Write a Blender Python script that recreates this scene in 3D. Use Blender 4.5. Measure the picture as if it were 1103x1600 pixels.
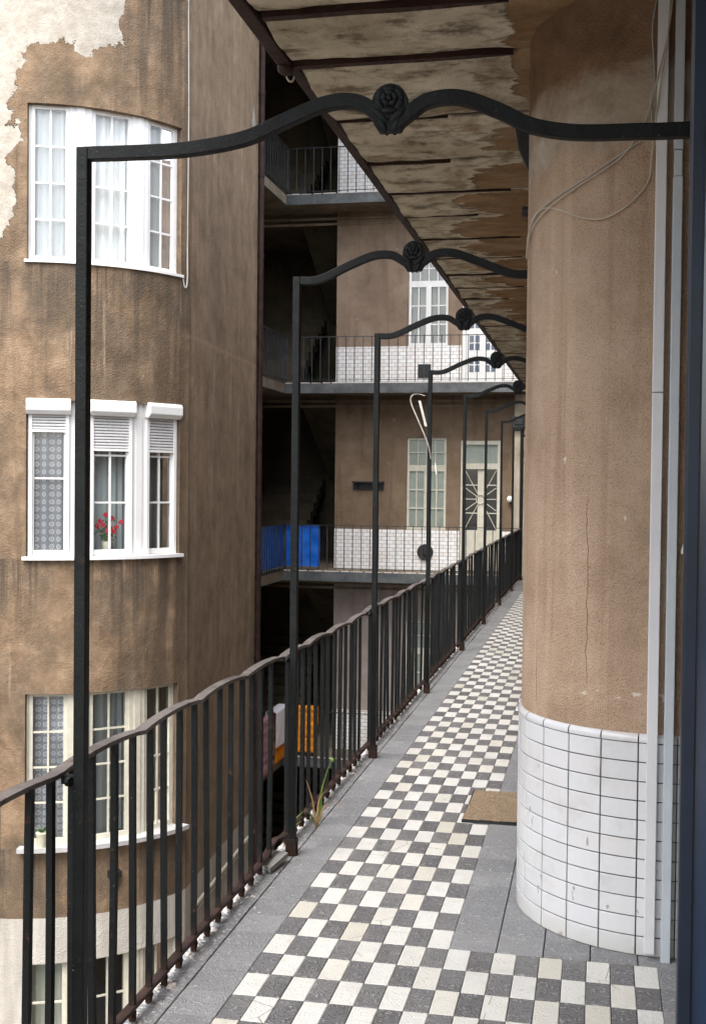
import bpy, bmesh, math, random
from mathutils import Vector, Matrix, noise as mnoise
R = math.radians
rnd = random.Random(7)
for o in list(bpy.data.objects): bpy.data.objects.remove(o)
SC = bpy.context.scene
COL = SC.collection

# ------------------------------------------------------------------ camera, sky, sun, exposure
CAMH = 1.6506
YAW, PIT, ROL, FPX = R(11.648), R(-1.309), R(0.588), 1850.0
cd = bpy.data.cameras.new('camera'); cam = bpy.data.objects.new('camera', cd); COL.objects.link(cam)
cd.sensor_fit = 'VERTICAL'; cd.sensor_height = 36.0; cd.lens = 36.0 * FPX / 1600.0
cd.clip_start = 0.05; cd.clip_end = 400
f = Vector((-math.sin(YAW) * math.cos(PIT), math.cos(YAW) * math.cos(PIT), math.sin(PIT)))
r0 = Vector((math.cos(YAW), math.sin(YAW), 0)); u0 = r0.cross(f)
rr = r0 * math.cos(ROL) + u0 * math.sin(ROL); uu = -r0 * math.sin(ROL) + u0 * math.cos(ROL)
M = Matrix((rr, uu, -f)).transposed().to_4x4(); M.translation = Vector((0, 0, CAMH))
cam.matrix_world = M
SC.camera = cam

SUN_EL = R(58); SUN_AZ = math.atan2(-0.30, -0.95)          # towards the sun: behind the camera, a little left
W = bpy.data.worlds.new('World'); SC.world = W; W.use_nodes = True
nt = W.node_tree; nt.nodes.clear()
sky = nt.nodes.new('ShaderNodeTexSky'); sky.sky_type = 'NISHITA'; sky.sun_disc = False
sky.sun_elevation = SUN_EL; sky.sun_rotation = SUN_AZ; sky.dust_density = 3.0; sky.air_density = 1.0
hs = nt.nodes.new('ShaderNodeHueSaturation'); hs.inputs['Saturation'].default_value = 0.42   # hazy, near white sky
bg = nt.nodes.new('ShaderNodeBackground'); bg.inputs[1].default_value = 0.15
wo = nt.nodes.new('ShaderNodeOutputWorld')
nt.links.new(sky.outputs[0], hs.inputs['Color']); nt.links.new(hs.outputs[0], bg.inputs[0]); nt.links.new(bg.outputs[0], wo.inputs[0])
sl = bpy.data.lights.new('sun', 'SUN'); sl.energy = 0.8; sl.angle = R(50); sl.color = (1.0, 0.97, 0.93)
so = bpy.data.objects.new('sun', sl); COL.objects.link(so)
sd = Vector((math.sin(SUN_AZ) * math.cos(SUN_EL), math.cos(SUN_AZ) * math.cos(SUN_EL), math.sin(SUN_EL)))
so.rotation_euler = (-sd).to_track_quat('-Z', 'Y').to_euler(); so.location = (-6, 0, 20)
SC.view_settings.view_transform = 'Standard'; SC.view_settings.look = 'None'
SC.view_settings.exposure = 2.2; SC.view_settings.gamma = 1.0
SC.render.resolution_x = 705; SC.render.resolution_y = 1024
try:
    SC.cycles.max_bounces = 8; SC.cycles.diffuse_bounces = 6; SC.cycles.transparent_max_bounces = 12
except Exception: pass

# ------------------------------------------------------------------ node helpers
class Mat:
    def __init__(s, name, rough=0.8, spec=0.3):
        s.m = bpy.data.materials.new(name); s.m.use_nodes = True
        s.t = s.m.node_tree; s.t.nodes.clear()
        s.out = s.n('ShaderNodeOutputMaterial'); s.b = s.n('ShaderNodeBsdfPrincipled')
        s.l(s.b.outputs[0], s.out.inputs[0])
        s.b.inputs['Roughness'].default_value = rough; s.b.inputs['Specular IOR Level'].default_value = spec
        s.geo = s.n('ShaderNodeNewGeometry'); s.pos = s.geo.outputs['Position']
    def n(s, t): return s.t.nodes.new(t)
    def l(s, a, b): s.t.links.new(a, b)
    def put(s, v, sock):
        if isinstance(v, (int, float)): sock.default_value = v
        elif isinstance(v, (tuple, list)): sock.default_value = tuple(v) if len(v) == len(sock.default_value) else tuple(v) + (1,)
        else: s.l(v, sock)
    def map(s, scale, loc=(0, 0, 0), vec=None, rot=(0, 0, 0)):
        n = s.n('ShaderNodeMapping'); s.l(vec or s.pos, n.inputs[0])
        n.inputs['Scale'].default_value = scale; n.inputs['Location'].default_value = loc; n.inputs['Rotation'].default_value = rot
        return n.outputs[0]
    def noise(s, scale, detail=4, rough=0.6, vec=None, dist=0.0):
        n = s.n('ShaderNodeTexNoise'); s.l(vec or s.pos, n.inputs['Vector'])
        n.inputs['Scale'].default_value = scale; n.inputs['Detail'].default_value = detail
        n.inputs['Roughness'].default_value = rough; n.inputs['Distortion'].default_value = dist
        return n.outputs['Fac']
    def voro(s, scale, vec=None, feat='F1', out='Distance'):
        n = s.n('ShaderNodeTexVoronoi'); n.feature = feat; s.l(vec or s.pos, n.inputs['Vector']); n.inputs['Scale'].default_value = scale
        return n.outputs[out]
    def math(s, op, a, b=0.0, c=0.0, clamp=False):
        n = s.n('ShaderNodeMath'); n.operation = op; n.use_clamp = clamp
        s.put(a, n.inputs[0]); s.put(b, n.inputs[1]); s.put(c, n.inputs[2]); return n.outputs[0]
    def step(s, v, lo, hi, a=0.0, b=1.0):
        n = s.n('ShaderNodeMapRange'); n.interpolation_type = 'SMOOTHSTEP'; s.put(v, n.inputs[0])
        for i, k in enumerate((lo, hi, a, b)): s.put(k, n.inputs[i + 1])
        return n.outputs[0]
    def mix(s, fac, a, b, mode='MIX'):
        n = s.n('ShaderNodeMix'); n.data_type = 'RGBA'; n.blend_type = mode
        s.put(fac, n.inputs[0]); s.put(a, n.inputs[6]); s.put(b, n.inputs[7]); return n.outputs[2]
    def ramp(s, fac, stops):
        n = s.n('ShaderNodeValToRGB'); e = n.color_ramp.elements
        while len(e) < len(stops): e.new(0.5)
        for q, (p, c) in zip(e, stops): q.position = p; q.color = tuple(c) + (1,)
        s.put(fac, n.inputs[0]); return n.outputs[0]
    def xyz(s, vec=None):
        n = s.n('ShaderNodeSeparateXYZ'); s.l(vec or s.pos, n.inputs[0]); return n.outputs
    def bump(s, h, strength=0.5, dist=0.01, prev=None):
        n = s.n('ShaderNodeBump'); n.inputs['Strength'].default_value = strength; n.inputs['Distance'].default_value = dist
        s.put(h, n.inputs['Height'])
        if prev: s.l(prev, n.inputs['Normal'])
        return n.outputs[0]
    def fin(s, col=None, rough=None, norm=None, metal=None):
        if col is not None: s.put(col, s.b.inputs['Base Color'])
        if rough is not None: s.put(rough, s.b.inputs['Roughness'])
        if norm is not None: s.l(norm, s.b.inputs['Normal'])
        if metal is not None: s.put(metal, s.b.inputs['Metallic'])
        return s.m

def m_simple(name, c, rough=0.6, spec=0.4, var=0.12, scale=12, bump=0.0, metal=0.0):
    m = Mat(name, rough, spec)
    n1 = m.noise(scale, 4); k = 1 - var; j = 1 + var
    col = m.ramp(n1, [(0.3, tuple(x * k for x in c)), (0.7, tuple(min(1, x * j) for x in c))])
    nb = m.bump(m.noise(scale * 8, 3), bump, 0.004) if bump else None
    return m.fin(col, None, nb, metal)

def m_iron(name, base=(0.0032, 0.0039, 0.0039), rust=0.55, low=True):
    m = Mat(name, 0.6, 0.16)
    n1 = m.noise(26, 6, 0.7); n2 = m.noise(5, 3); fl = m.noise(140, 2)
    col = m.mix(m.step(n2, 0.35, 0.7), base, tuple(x * 1.9 for x in base))
    rmask = m.step(n1, rust, rust + 0.12)
    if low:
        z = m.xyz()[2]
        rmask = m.math('MAXIMUM', rmask, m.math('MULTIPLY', m.step(m.math('ADD', z, m.math('MULTIPLY', n1, 0.14)), 0.19, 0.07), m.step(n1, 0.3, 0.5)))
    col = m.mix(m.math('MULTIPLY', rmask, 0.85), col, m.ramp(fl, [(0.3, (0.030, 0.016, 0.012)), (0.7, (0.072, 0.036, 0.022))]))
    col = m.mix(m.step(fl, 0.72, 0.77), col, (0.13, 0.13, 0.12))
    nb = m.bump(n1, 0.6, 0.006, m.bump(fl, 0.3, 0.002, m.bump(n2, 0.3, 0.01)))
    return m.fin(col, m.step(rmask, 0, 1, 0.55, 0.9), nb)

def m_glass(name, tint=(0.92, 0.95, 0.95), refl=1.0):
    m = Mat(name); t = m.n('ShaderNodeBsdfTransparent'); t.inputs[0].default_value = tint + (1,)
    g = m.n('ShaderNodeBsdfGlossy'); g.inputs['Roughness'].default_value = 0.02; g.inputs[0].default_value = (refl, refl, refl, 1)
    fr = m.n('ShaderNodeFresnel'); fr.inputs[0].default_value = 1.5
    nb = m.bump(m.noise(2.5, 1), 0.06, 0.02); m.l(nb, g.inputs['Normal'])
    mx = m.n('ShaderNodeMixShader'); m.l(m.math('ADD', m.math('MULTIPLY', fr.outputs[0], 0.8), 0.02, clamp=True), mx.inputs[0])
    m.l(t.outputs[0], mx.inputs[1]); m.l(g.outputs[0], mx.inputs[2]); m.l(mx.outputs[0], m.out.inputs[0])
    return m.m

def m_tower():
    m = Mat('tower_stucco', 0.95, 0.1); X, Y, Z = m.xyz()
    big = m.noise(0.75, 5, 0.65); mid = m.noise(3.2, 6, 0.7); fine = m.noise(95, 3, 0.6); grain = m.voro(48)
    streak = m.noise(1.0, 5, 0.6, m.map((4.5, 4.5, 0.30))); streak2 = m.noise(1.0, 4, 0.6, m.map((13, 13, 0.35), (3, 1, 7)))
    base = m.ramp(mid, [(0.28, (0.13, 0.088, 0.055)), (0.5, (0.215, 0.148, 0.094)), (0.72, (0.31, 0.22, 0.145))])
    flat = m.step(Y, 14.35, 14.75)                        # flat side: lighter, slightly greyer base
    gry = m.ramp(mid, [(0.3, (0.25, 0.182, 0.122)), (0.7, (0.40, 0.302, 0.212))])
    col = m.mix(m.math('MULTIPLY', flat, 0.85), base, gry)
    # soot: strongest towards the junction of bay and flat wall, and under sills
    sx = m.step(m.math('ADD', Y, m.math('MULTIPLY', m.math('SUBTRACT', big, 0.5), 2.2)), 13.5, 14.5)
    soot = m.math('MULTIPLY', m.math('MULTIPLY', m.step(m.math('ADD', streak, m.math('MULTIPLY', sx, 0.20)), 0.5, 0.76), m.math('SUBTRACT', 1.0, m.math('MULTIPLY', flat, 0.65))), 0.75)
    col = m.mix(soot, col, m.ramp(fine, [(0.3, (0.045, 0.034, 0.024)), (0.7, (0.10, 0.075, 0.052))]))
    blot = m.math('MULTIPLY', m.step(m.noise(2.4, 9, 0.74, m.map((1, 1, 0.8), (3, 0, 4))), 0.48, 0.66), m.math('SUBTRACT', 0.62, m.math('MULTIPLY', flat, 0.35)))
    col = m.mix(blot, col, m.ramp(fine, [(0.3, (0.075, 0.058, 0.042)), (0.7, (0.14, 0.108, 0.078))]))
    broad = m.math('MULTIPLY', m.math('MULTIPLY', m.step(m.noise(0.85, 6, 0.62, m.map((1, 1, 0.75), (7, 2, 5))), 0.46, 0.62), m.math('SUBTRACT', 1.0, m.math('MULTIPLY', flat, 0.5))), 0.55)
    col = m.mix(broad, col, m.ramp(mid, [(0.3, (0.06, 0.047, 0.034)), (0.7, (0.12, 0.094, 0.068))]))
    under = None
    for zs_ in (7.82, 4.27, 0.71, -2.80):
        q = m.math('MULTIPLY', m.step(Z, zs_ - 1.25, zs_ - 0.05), m.step(Z, zs_ + 0.02, zs_)); under = q if under is None else m.math('ADD', under, q)
    col = m.mix(m.math('MULTIPLY', m.math('MULTIPLY', m.math('MULTIPLY', under, m.math('SUBTRACT', 1.0, flat)), m.step(m.noise(2.8, 7, 0.7, m.map((1, 1, 0.7), (8, 8, 1))), 0.42, 0.62)), 0.7), col, m.ramp(fine, [(0.3, (0.06, 0.048, 0.036)), (0.7, (0.125, 0.10, 0.075))]))
    drip = m.math('MULTIPLY', m.math('MULTIPLY', m.step(streak2, 0.46, 0.6), m.math('MULTIPLY', under, m.math('SUBTRACT', 1.0, flat))), m.math('MULTIPLY', m.step(streak, 0.35, 0.6), 0.85))
    col = m.mix(drip, col, (0.07, 0.055, 0.042))
    pale = m.math('MULTIPLY', m.step(m.noise(1.0, 4, 0.6, m.map((9, 9, 0.5), (11, 5, 2))), 0.62, 0.75), 0.45)
    col = m.mix(pale, col, (0.46, 0.36, 0.26))
    # lost render, upper left of the bay and small scars
    jag = m.math('ADD', m.math('MULTIPLY', m.math('SUBTRACT', m.noise(1.6, 6, 0.62), 0.5), 1.5), m.math('MULTIPLY', m.math('SUBTRACT', m.noise(9, 4), 0.5), 0.18))
    d1 = m.math('SUBTRACT', m.math('ADD', Z, m.math('MULTIPLY', m.math('ADD', X, 6.2), -0.25)), 6.85)       # above a sloping line
    d1 = m.math('MINIMUM', d1, m.math('MULTIPLY', m.math('SUBTRACT', -5.72, X), 1.6))
    d2 = m.math('MINIMUM', m.math('MULTIPLY', m.math('SUBTRACT', -6.86, X), 1.0), m.math('MINIMUM', m.math('SUBTRACT', Z, 4.45), m.math('SUBTRACT', 6.9, Z)))
    pk = m.step(m.math('ADD', m.math('MAXIMUM', d1, d2), m.math('MULTIPLY', jag, 0.62)), 0.0, 0.018)
    e3 = m.math('ADD', m.math('ABSOLUTE', m.math('MULTIPLY', m.math('SUBTRACT', Z, 7.35), 0.45)), m.math('ABSOLUTE', m.math('SUBTRACT', Y, 18.15)))
    pk = m.math('MAXIMUM', pk, m.step(m.math('ADD', e3, m.math('MULTIPLY', jag, 0.06)), 0.16, 0.14))
    bare = m.ramp(m.noise(7, 6, 0.7), [(0.3, (0.27, 0.235, 0.19)), (0.6, (0.375, 0.345, 0.295)), (0.8, (0.44, 0.415, 0.37))])
    col = m.mix(pk, col, bare)
    # patched scar line across the flat wall
    ln = m.math('ABSOLUTE', m.math('SUBTRACT', m.math('SUBTRACT', Z, 3.55), m.math('MULTIPLY', m.math('SUBTRACT', m.noise(2.0, 3), 0.5), 0.1)))
    col = m.mix(m.math('MULTIPLY', m.math('MULTIPLY', m.step(ln, 0.05, 0.0), flat), 0.5), col, (0.33, 0.24, 0.17))
    # painted ground floor
    zz = m.math('ADD', Z, m.math('MULTIPLY', m.math('SUBTRACT', m.noise(3, 2), 0.5), 0.02))
    lowc = m.ramp(m.noise(1.0, 4, 0.6, m.map((5, 5, 0.6))), [(0.3, (0.33, 0.305, 0.26)), (0.55, (0.43, 0.405, 0.36)), (0.75, (0.48, 0.455, 0.41))])
    lm = m.step(zz, -3.63, -3.64)
    col = m.mix(lm, col, lowc)
    h = m.math('ADD', m.math('MULTIPLY', fine, 0.6), m.math('MULTIPLY', grain, 0.7))
    h = m.math('MULTIPLY', h, m.math('MULTIPLY', m.math('SUBTRACT', 1.0, m.math('MULTIPLY', pk, 0.6)), m.step(big, 0.35, 0.65, 0.35, 1.0)))
    nb = m.bump(h, 0.55, 0.02); nb = m.bump(m.math('MULTIPLY', pk, -1.0), 0.8, 0.03, nb); nb = m.bump(mid, 0.35, 0.05, nb)
    return m.fin(col, 0.95, nb)

def m_column():
    m = Mat('column_stucco', 0.92, 0.12); X, Y, Z = m.xyz()
    fine = m.noise(190, 2, 0.6); grain = m.voro(120); mid = m.noise(3.5, 5, 0.65); big = m.noise(1.1, 4)
    col = m.ramp(mid, [(0.3, (0.30, 0.208, 0.138)), (0.5, (0.40, 0.285, 0.195)), (0.72, (0.48, 0.355, 0.255))])
    streak = m.noise(1.0, 4, 0.6, m.map((10, 10, 0.35)))
    col = m.mix(m.math('MULTIPLY', m.step(streak, 0.52, 0.66), 0.45), col, (0.25, 0.165, 0.11))
    col = m.mix(m.math('MULTIPLY', m.step(m.noise(1.0, 4, 0.6, m.map((8, 8, 0.25), (4, 2, 0))), 0.58, 0.68), 0.4), col, (0.55, 0.40, 0.27))
    # speckled aggregate
    col = m.mix(m.math('MULTIPLY', m.step(m.noise(300, 2), 0.52, 0.68), 0.75), col, (0.10, 0.07, 0.05))
    col = m.mix(m.math('MULTIPLY', m.step(m.voro(170, out='Distance'), 0.28, 0.18), 0.5), col, (0.50, 0.38, 0.28))
    # damp brown head and grey cement patch
    wob = m.math('MULTIPLY', m.math('SUBTRACT', m.noise(4.5, 5, 0.6), 0.5), 0.30)
    top = m.step(m.math('ADD', Z, m.math('MULTIPLY', wob, 1.2)), 3.02, 3.16)
    col = m.mix(m.math('MULTIPLY', top, 0.85), col, m.ramp(m.noise(6, 5, 0.7), [(0.3, (0.085, 0.048, 0.026)), (0.6, (0.19, 0.115, 0.064)), (0.8, (0.30, 0.20, 0.12))]))
    pt = m.math('MULTIPLY', m.step(m.math('ADD', Z, wob), 2.80, 2.90), m.step(m.math('ADD', Z, m.math('MULTIPLY', wob, 1.4)), 3.16, 3.06))
    pc = m.ramp(m.noise(8, 6, 0.7, None, 0.6), [(0.3, (0.16, 0.138, 0.10)), (0.5, (0.32, 0.28, 0.22)), (0.75, (0.46, 0.42, 0.35))])
    col = m.mix(m.math('MULTIPLY', pt, 0.75), col, pc)
    # chips
    chip = m.math('MULTIPLY', m.step(m.noise(9, 4, 0.55, m.map((1, 1, 0.6), (2, 8, 1))), 0.735, 0.75), 1.0)
    lowl = m.math('MULTIPLY', m.step(m.math('ABSOLUTE', m.math('SUBTRACT', Z, 0.915)), 0.016, 0.008), m.math('MULTIPLY', m.step(m.noise(22, 3), 0.53, 0.57), m.step(X, -0.12, -0.03)))
    chip = m.math('MAXIMUM', chip, lowl)
    col = m.mix(chip, col, (0.55, 0.49, 0.41))
    # two hairline cracks
    def crack(x0, amp, z0, z1, w, off):
        wv = m.math('MULTIPLY', m.math('SUBTRACT', m.noise(1.0, 5, 0.6, m.map((0, 0, 3.0), (off, 0, 0))), 0.5), amp)
        d = m.math('ABSOLUTE', m.math('SUBTRACT', X, m.math('ADD', wv, x0)))
        return m.math('MULTIPLY', m.step(d, w, w * 0.35), m.math('MULTIPLY', m.step(Z, z0, z0 + 0.1), m.step(Z, z1, z1 - 0.25)))
    ck = m.math('MAXIMUM', crack(-0.03, 0.07, 0.9, 1.75, 0.0020, 3.0), crack(-0.218, 0.012, 0.78, 1.2, 0.0015, 9.0))
    col = m.mix(m.math('MULTIPLY', ck, 0.7), col, (0.03, 0.02, 0.014))
    inv = m.math('SUBTRACT', 1.0, m.math('MAXIMUM', pt, 0.0))
    h = m.math('MULTIPLY', m.math('ADD', fine, m.math('MULTIPLY', grain, 0.6)), m.math('ADD', m.math('MULTIPLY', inv, 0.75), 0.25))
    nb = m.bump(h, 0.6, 0.008); nb = m.bump(m.math('ADD', ck, chip), -0.6, 0.008, nb); nb = m.bump(pt, 0.5, 0.01, nb)
    return m.fin(col, 0.92, nb)

def m_ceiling():
    m = Mat('ceiling_plaster', 0.95, 0.1); X, Y, Z = m.xyz()
    uv = m.n('ShaderNodeUVMap'); v = m.xyz(uv.outputs[0])[1]                    # v = 0..1 across a panel
    n1 = m.noise(2.6, 6, 0.62); n2 = m.noise(14, 5, 0.7); n3 = m.noise(1.0, 6, 0.62, m.map((2.4, 4.6, 1)))
    # where the old brown distemper is still on: towards the wall and further along
    edge = m.math('ADD', m.math('MULTIPLY', m.math('SUBTRACT', Y, 5.1), 0.26), -0.24)
    edge = m.math('MINIMUM', edge, 0.44)
    fing = m.math('MULTIPLY', m.math('POWER', m.math('ABSOLUTE', m.math('SUBTRACT', m.math('MULTIPLY', v, 2.0), 1.0)), 4.0), 0.42)
    s = m.math('ADD', m.math('ADD', X, 0.52), edge)
    s = m.math('SUBTRACT', s, fing)
    s = m.math('ADD', s, m.math('MULTIPLY', m.math('SUBTRACT', n3, 0.5), 0.95))
    s = m.math('ADD', s, m.math('MULTIPLY', m.math('SUBTRACT', n2, 0.5), 0.10))
    paint = m.step(s, 0.0, m.step(n1, 0.4, 0.6, 0.015, 0.11))
    nearw = m.step(m.math('ADD', m.math('ADD', X, 0.36), m.math('MULTIPLY', m.math('SUBTRACT', n3, 0.5), 0.25)), 0.0, 0.02)
    paint = m.math('MAXIMUM', paint, nearw)
    bare = m.ramp(n1, [(0.25, (0.22, 0.185, 0.125)), (0.42, (0.42, 0.365, 0.265)), (0.6, (0.59, 0.53, 0.41)), (0.8, (0.72, 0.67, 0.56))])
    bare = m.mix(m.math('MULTIPLY', m.step(m.noise(5, 5, 0.7, m.map((1, 1.6, 1), (5, 3, 0))), 0.46, 0.68), 0.85), bare, (0.085, 0.07, 0.042))
    bare = m.mix(m.math('MULTIPLY', m.step(m.noise(3.3, 5, 0.7, m.map((1, 1, 1), (9, 3, 0))), 0.6, 0.68), 0.6), bare, (0.55, 0.51, 0.44))
    brown = m.ramp(m.noise(3.0, 5, 0.65, m.map((1.2, 2.2, 1), (1, 7, 0))), [(0.25, (0.14, 0.080, 0.038)), (0.5, (0.25, 0.155, 0.08)), (0.75, (0.37, 0.255, 0.15))])
    rim = m.math('MULTIPLY', m.step(m.math('ABSOLUTE', m.math('ADD', s, 0.022)), 0.03, 0.0), 0.6)
    damp = m.math('MULTIPLY', m.step(m.math('ABSOLUTE', m.math('ADD', s, 0.16)), 0.07, 0.0), m.step(n2, 0.35, 0.6, 0.1, 0.55))
    bare = m.mix(damp, bare, (0.20, 0.145, 0.085))
    rs = m.math('MULTIPLY', m.step(m.noise(1.0, 4, 0.6, m.map((4.0, 1.6, 1), (2, 5, 0))), 0.56, 0.68), 0.55)
    bare = m.mix(rs, bare, (0.24, 0.15, 0.08))
    brown = m.mix(m.math('MULTIPLY', m.step(m.noise(2.2, 6, 0.7, m.map((1, 1, 1), (3, 9, 0))), 0.5, 0.66), 0.5), brown, (0.33, 0.25, 0.165))
    col = m.mix(paint, m.mix(rim, bare, (0.62, 0.55, 0.42)), brown)
    jn = m.math('MULTIPLY', m.step(m.math('ADD', m.math('ABSOLUTE', m.math('SUBTRACT', v, 0.5)), m.math('MULTIPLY', m.math('SUBTRACT', n2, 0.5), 0.10)), 0.455, 0.5), 0.8)
    col = m.mix(jn, col, (0.05, 0.04, 0.026))
    nb = m.bump(paint, 1.0, 0.02); nb = m.bump(n2, 0.8, 0.02, nb); nb = m.bump(m.noise(70, 3), 0.3, 0.006, nb); nb = m.bump(n1, 0.5, 0.04, nb)
    return m.fin(col, 0.95, nb)

def m_floor_tile(name, white):
    m = Mat(name, 0.55, 0.4)
    oi = m.n('ShaderNodeObjectInfo'); rv = m.math('FRACT', m.math('ADD', oi.outputs['Random'], m.geo.outputs['Random Per Island']))
    wob = m.noise(34, 1, 0.4, m.map((1, 0.55, 1)), 0.4); rip = m.math('ABSOLUTE', m.math('SINE', m.math('ADD', m.math('ADD', m.math('MULTIPLY', m.xyz()[1], 190.0), m.math('MULTIPLY', m.xyz()[0], 70.0)), m.math('MULTIPLY', m.noise(20, 2, 0.5), 26.0)))); dirt = m.noise(7, 6, 0.7); sp = m.noise(38, 3)
    d2 = m.noise(1.7, 4, 0.6)
    if white:
        col = m.ramp(rv, [(0.0, (0.50, 0.475, 0.40)), (0.15, (0.555, 0.54, 0.49)), (0.6, (0.585, 0.575, 0.54)), (1.0, (0.56, 0.535, 0.47))])
        col = m.mix(m.math('MULTIPLY', m.step(dirt, 0.5, 0.75), 0.35), col, (0.42, 0.38, 0.31))
        col = m.mix(m.math('MULTIPLY', m.step(rip, 0.35, 0.05), 0.38), col, (0.36, 0.33, 0.29))
        col = m.mix(m.math('MULTIPLY', m.step(sp, 0.70, 0.74), 0.6), col, (0.14, 0.12, 0.10))
        col = m.mix(m.math('MULTIPLY', m.step(d2, 0.55, 0.7), 0.22), col, (0.36, 0.35, 0.33))
    else:
        col = m.ramp(rv, [(0.0, (0.085, 0.081, 0.081)), (0.6, (0.108, 0.103, 0.104)), (1.0, (0.135, 0.13, 0.128))])
        col = m.mix(m.math('MULTIPLY', m.step(rip, 0.42, 0.1), 0.8), col, (0.31, 0.305, 0.30))  # light caught on the ripple ridges, put into the colour
        col = m.mix(m.math('MULTIPLY', m.step(dirt, 0.52, 0.75), 0.5), col, (0.23, 0.225, 0.22))
        col = m.mix(m.math('MULTIPLY', m.step(sp, 0.70, 0.74), 0.7), col, (0.45, 0.43, 0.41))
    gr_ = m.math('MULTIPLY', m.step(m.noise(1.3, 7, 0.7, m.map((1, 0.8, 1), (4, 4, 0))), 0.5, 0.68), 0.30)
    col = m.mix(gr_, col, (0.30, 0.285, 0.26))
    crk = m.math('MULTIPLY', m.step(m.voro(3.1, m.map((1, 1, 0)), 'DISTANCE_TO_EDGE'), 0.006, 0.002), m.step(m.noise(1.9, 3), 0.55, 0.6))
    col = m.mix(m.math('MULTIPLY', crk, 0.7), col, (0.06, 0.055, 0.05))
    h = m.math('MULTIPLY', rip, 0.6 if white else -0.8)
    nb = m.bump(h, 0.55 if white else 0.75, 0.004); nb = m.bump(dirt, 0.2, 0.004, nb)
    return m.fin(col, m.step(dirt, 0.3, 0.7, 0.38, 0.7), nb)

def m_border():
    m = Mat('border_tile', 0.62, 0.35); rip = m.math('ABSOLUTE', m.math('SINE', m.math('ADD', m.math('ADD', m.math('MULTIPLY', m.xyz()[1], 190.0), m.math('MULTIPLY', m.xyz()[0], 70.0)), m.math('MULTIPLY', m.noise(20, 2, 0.5), 26.0)))); dirt = m.noise(5, 7, 0.72); sp = m.noise(45, 3); X, Y, Z = m.xyz()
    oi = m.n('ShaderNodeObjectInfo')
    col = m.ramp(m.math('FRACT', m.math('ADD', oi.outputs['Random'], m.geo.outputs['Random Per Island'])), [(0, (0.16, 0.16, 0.162)), (1, (0.22, 0.218, 0.218))])
    col = m.mix(m.math('MULTIPLY', m.step(rip, 0.42, 0.1), 0.8), col, (0.34, 0.34, 0.34))  # ridges lightened in the colour, like light on the relief
    wear = m.step(m.math('ADD', dirt, m.math('MULTIPLY', m.step(X, -1.15, -1.38), 0.12)), 0.52, 0.74)
    col = m.mix(m.math('MULTIPLY', wear, 0.6), col, m.ramp(m.noise(60, 3), [(0.3, (0.22, 0.22, 0.22)), (0.7, (0.42, 0.415, 0.41))]))
    col = m.mix(m.math('MULTIPLY', m.step(m.math('ADD', sp, m.math('MULTIPLY', m.step(X, -1.2, -1.38), 0.10)), 0.67, 0.71), 0.8), col, (0.60, 0.58, 0.55))
    nb = m.bump(m.math('MULTIPLY', rip, -1.0), 0.65, 0.004); nb = m.bump(dirt, 0.3, 0.008, nb)
    return m.fin(col, 0.62, nb)

def m_glazed(name='glazed_tile', c=(0.56, 0.565, 0.572)):
    m = Mat(name, 0.2, 0.5); oi = m.n('ShaderNodeObjectInfo'); X, Y, Z = m.xyz()
    rv = oi.outputs['Random']
    col = m.ramp(rv, [(0, tuple(x * 0.93 for x in c)), (0.5, c), (1, (c[0] * 1.0, c[1] * 0.97, c[2] * 0.95))])
    d = m.noise(6, 6, 0.7); sp = m.noise(55, 2); ch = m.noise(24, 3, 0.5, m.map((1, 1, 0.45)))
    col = m.mix(m.math('MULTIPLY', m.step(d, 0.48, 0.75), 0.4), col, (0.38, 0.355, 0.315))
    col = m.mix(m.math('MULTIPLY', m.step(ch, 0.70, 0.73), 0.75), col, (0.22, 0.19, 0.16))
    lowd = m.math('MULTIPLY', m.step(m.math('ADD', Z, m.math('MULTIPLY', d, 0.12)), 0.16, 0.04), 0.45)
    col = m.mix(lowd, col, (0.40, 0.39, 0.32))
    nb = m.bump(m.noise(9, 3), 0.12, 0.004)
    return m.fin(col, 0.2, nb)

def m_facade(name, c0, c1, c2, soot=0.5):
    m = Mat(name, 0.95, 0.1); X, Y, Z = m.xyz()
    mid = m.noise(1.6, 6, 0.65); fine = m.noise(60, 3); st = m.noise(1.0, 4, 0.6, m.map((5, 5, 0.4)))
    col = m.ramp(mid, [(0.3, c0), (0.5, c1), (0.72, c2)])
    col = m.mix(m.math('MULTIPLY', m.step(st, 0.5, 0.7), soot), col, tuple(x * 0.5 for x in c0))
    col = m.mix(m.math('MULTIPLY', m.step(m.noise(6, 5, 0.6), 0.66, 0.74), 0.5), col, tuple(min(1, x * 1.5) for x in c2))
    return m.fin(col, 0.95, m.bump(fine, 0.5, 0.012, m.bump(mid, 0.3, 0.04)))

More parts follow.
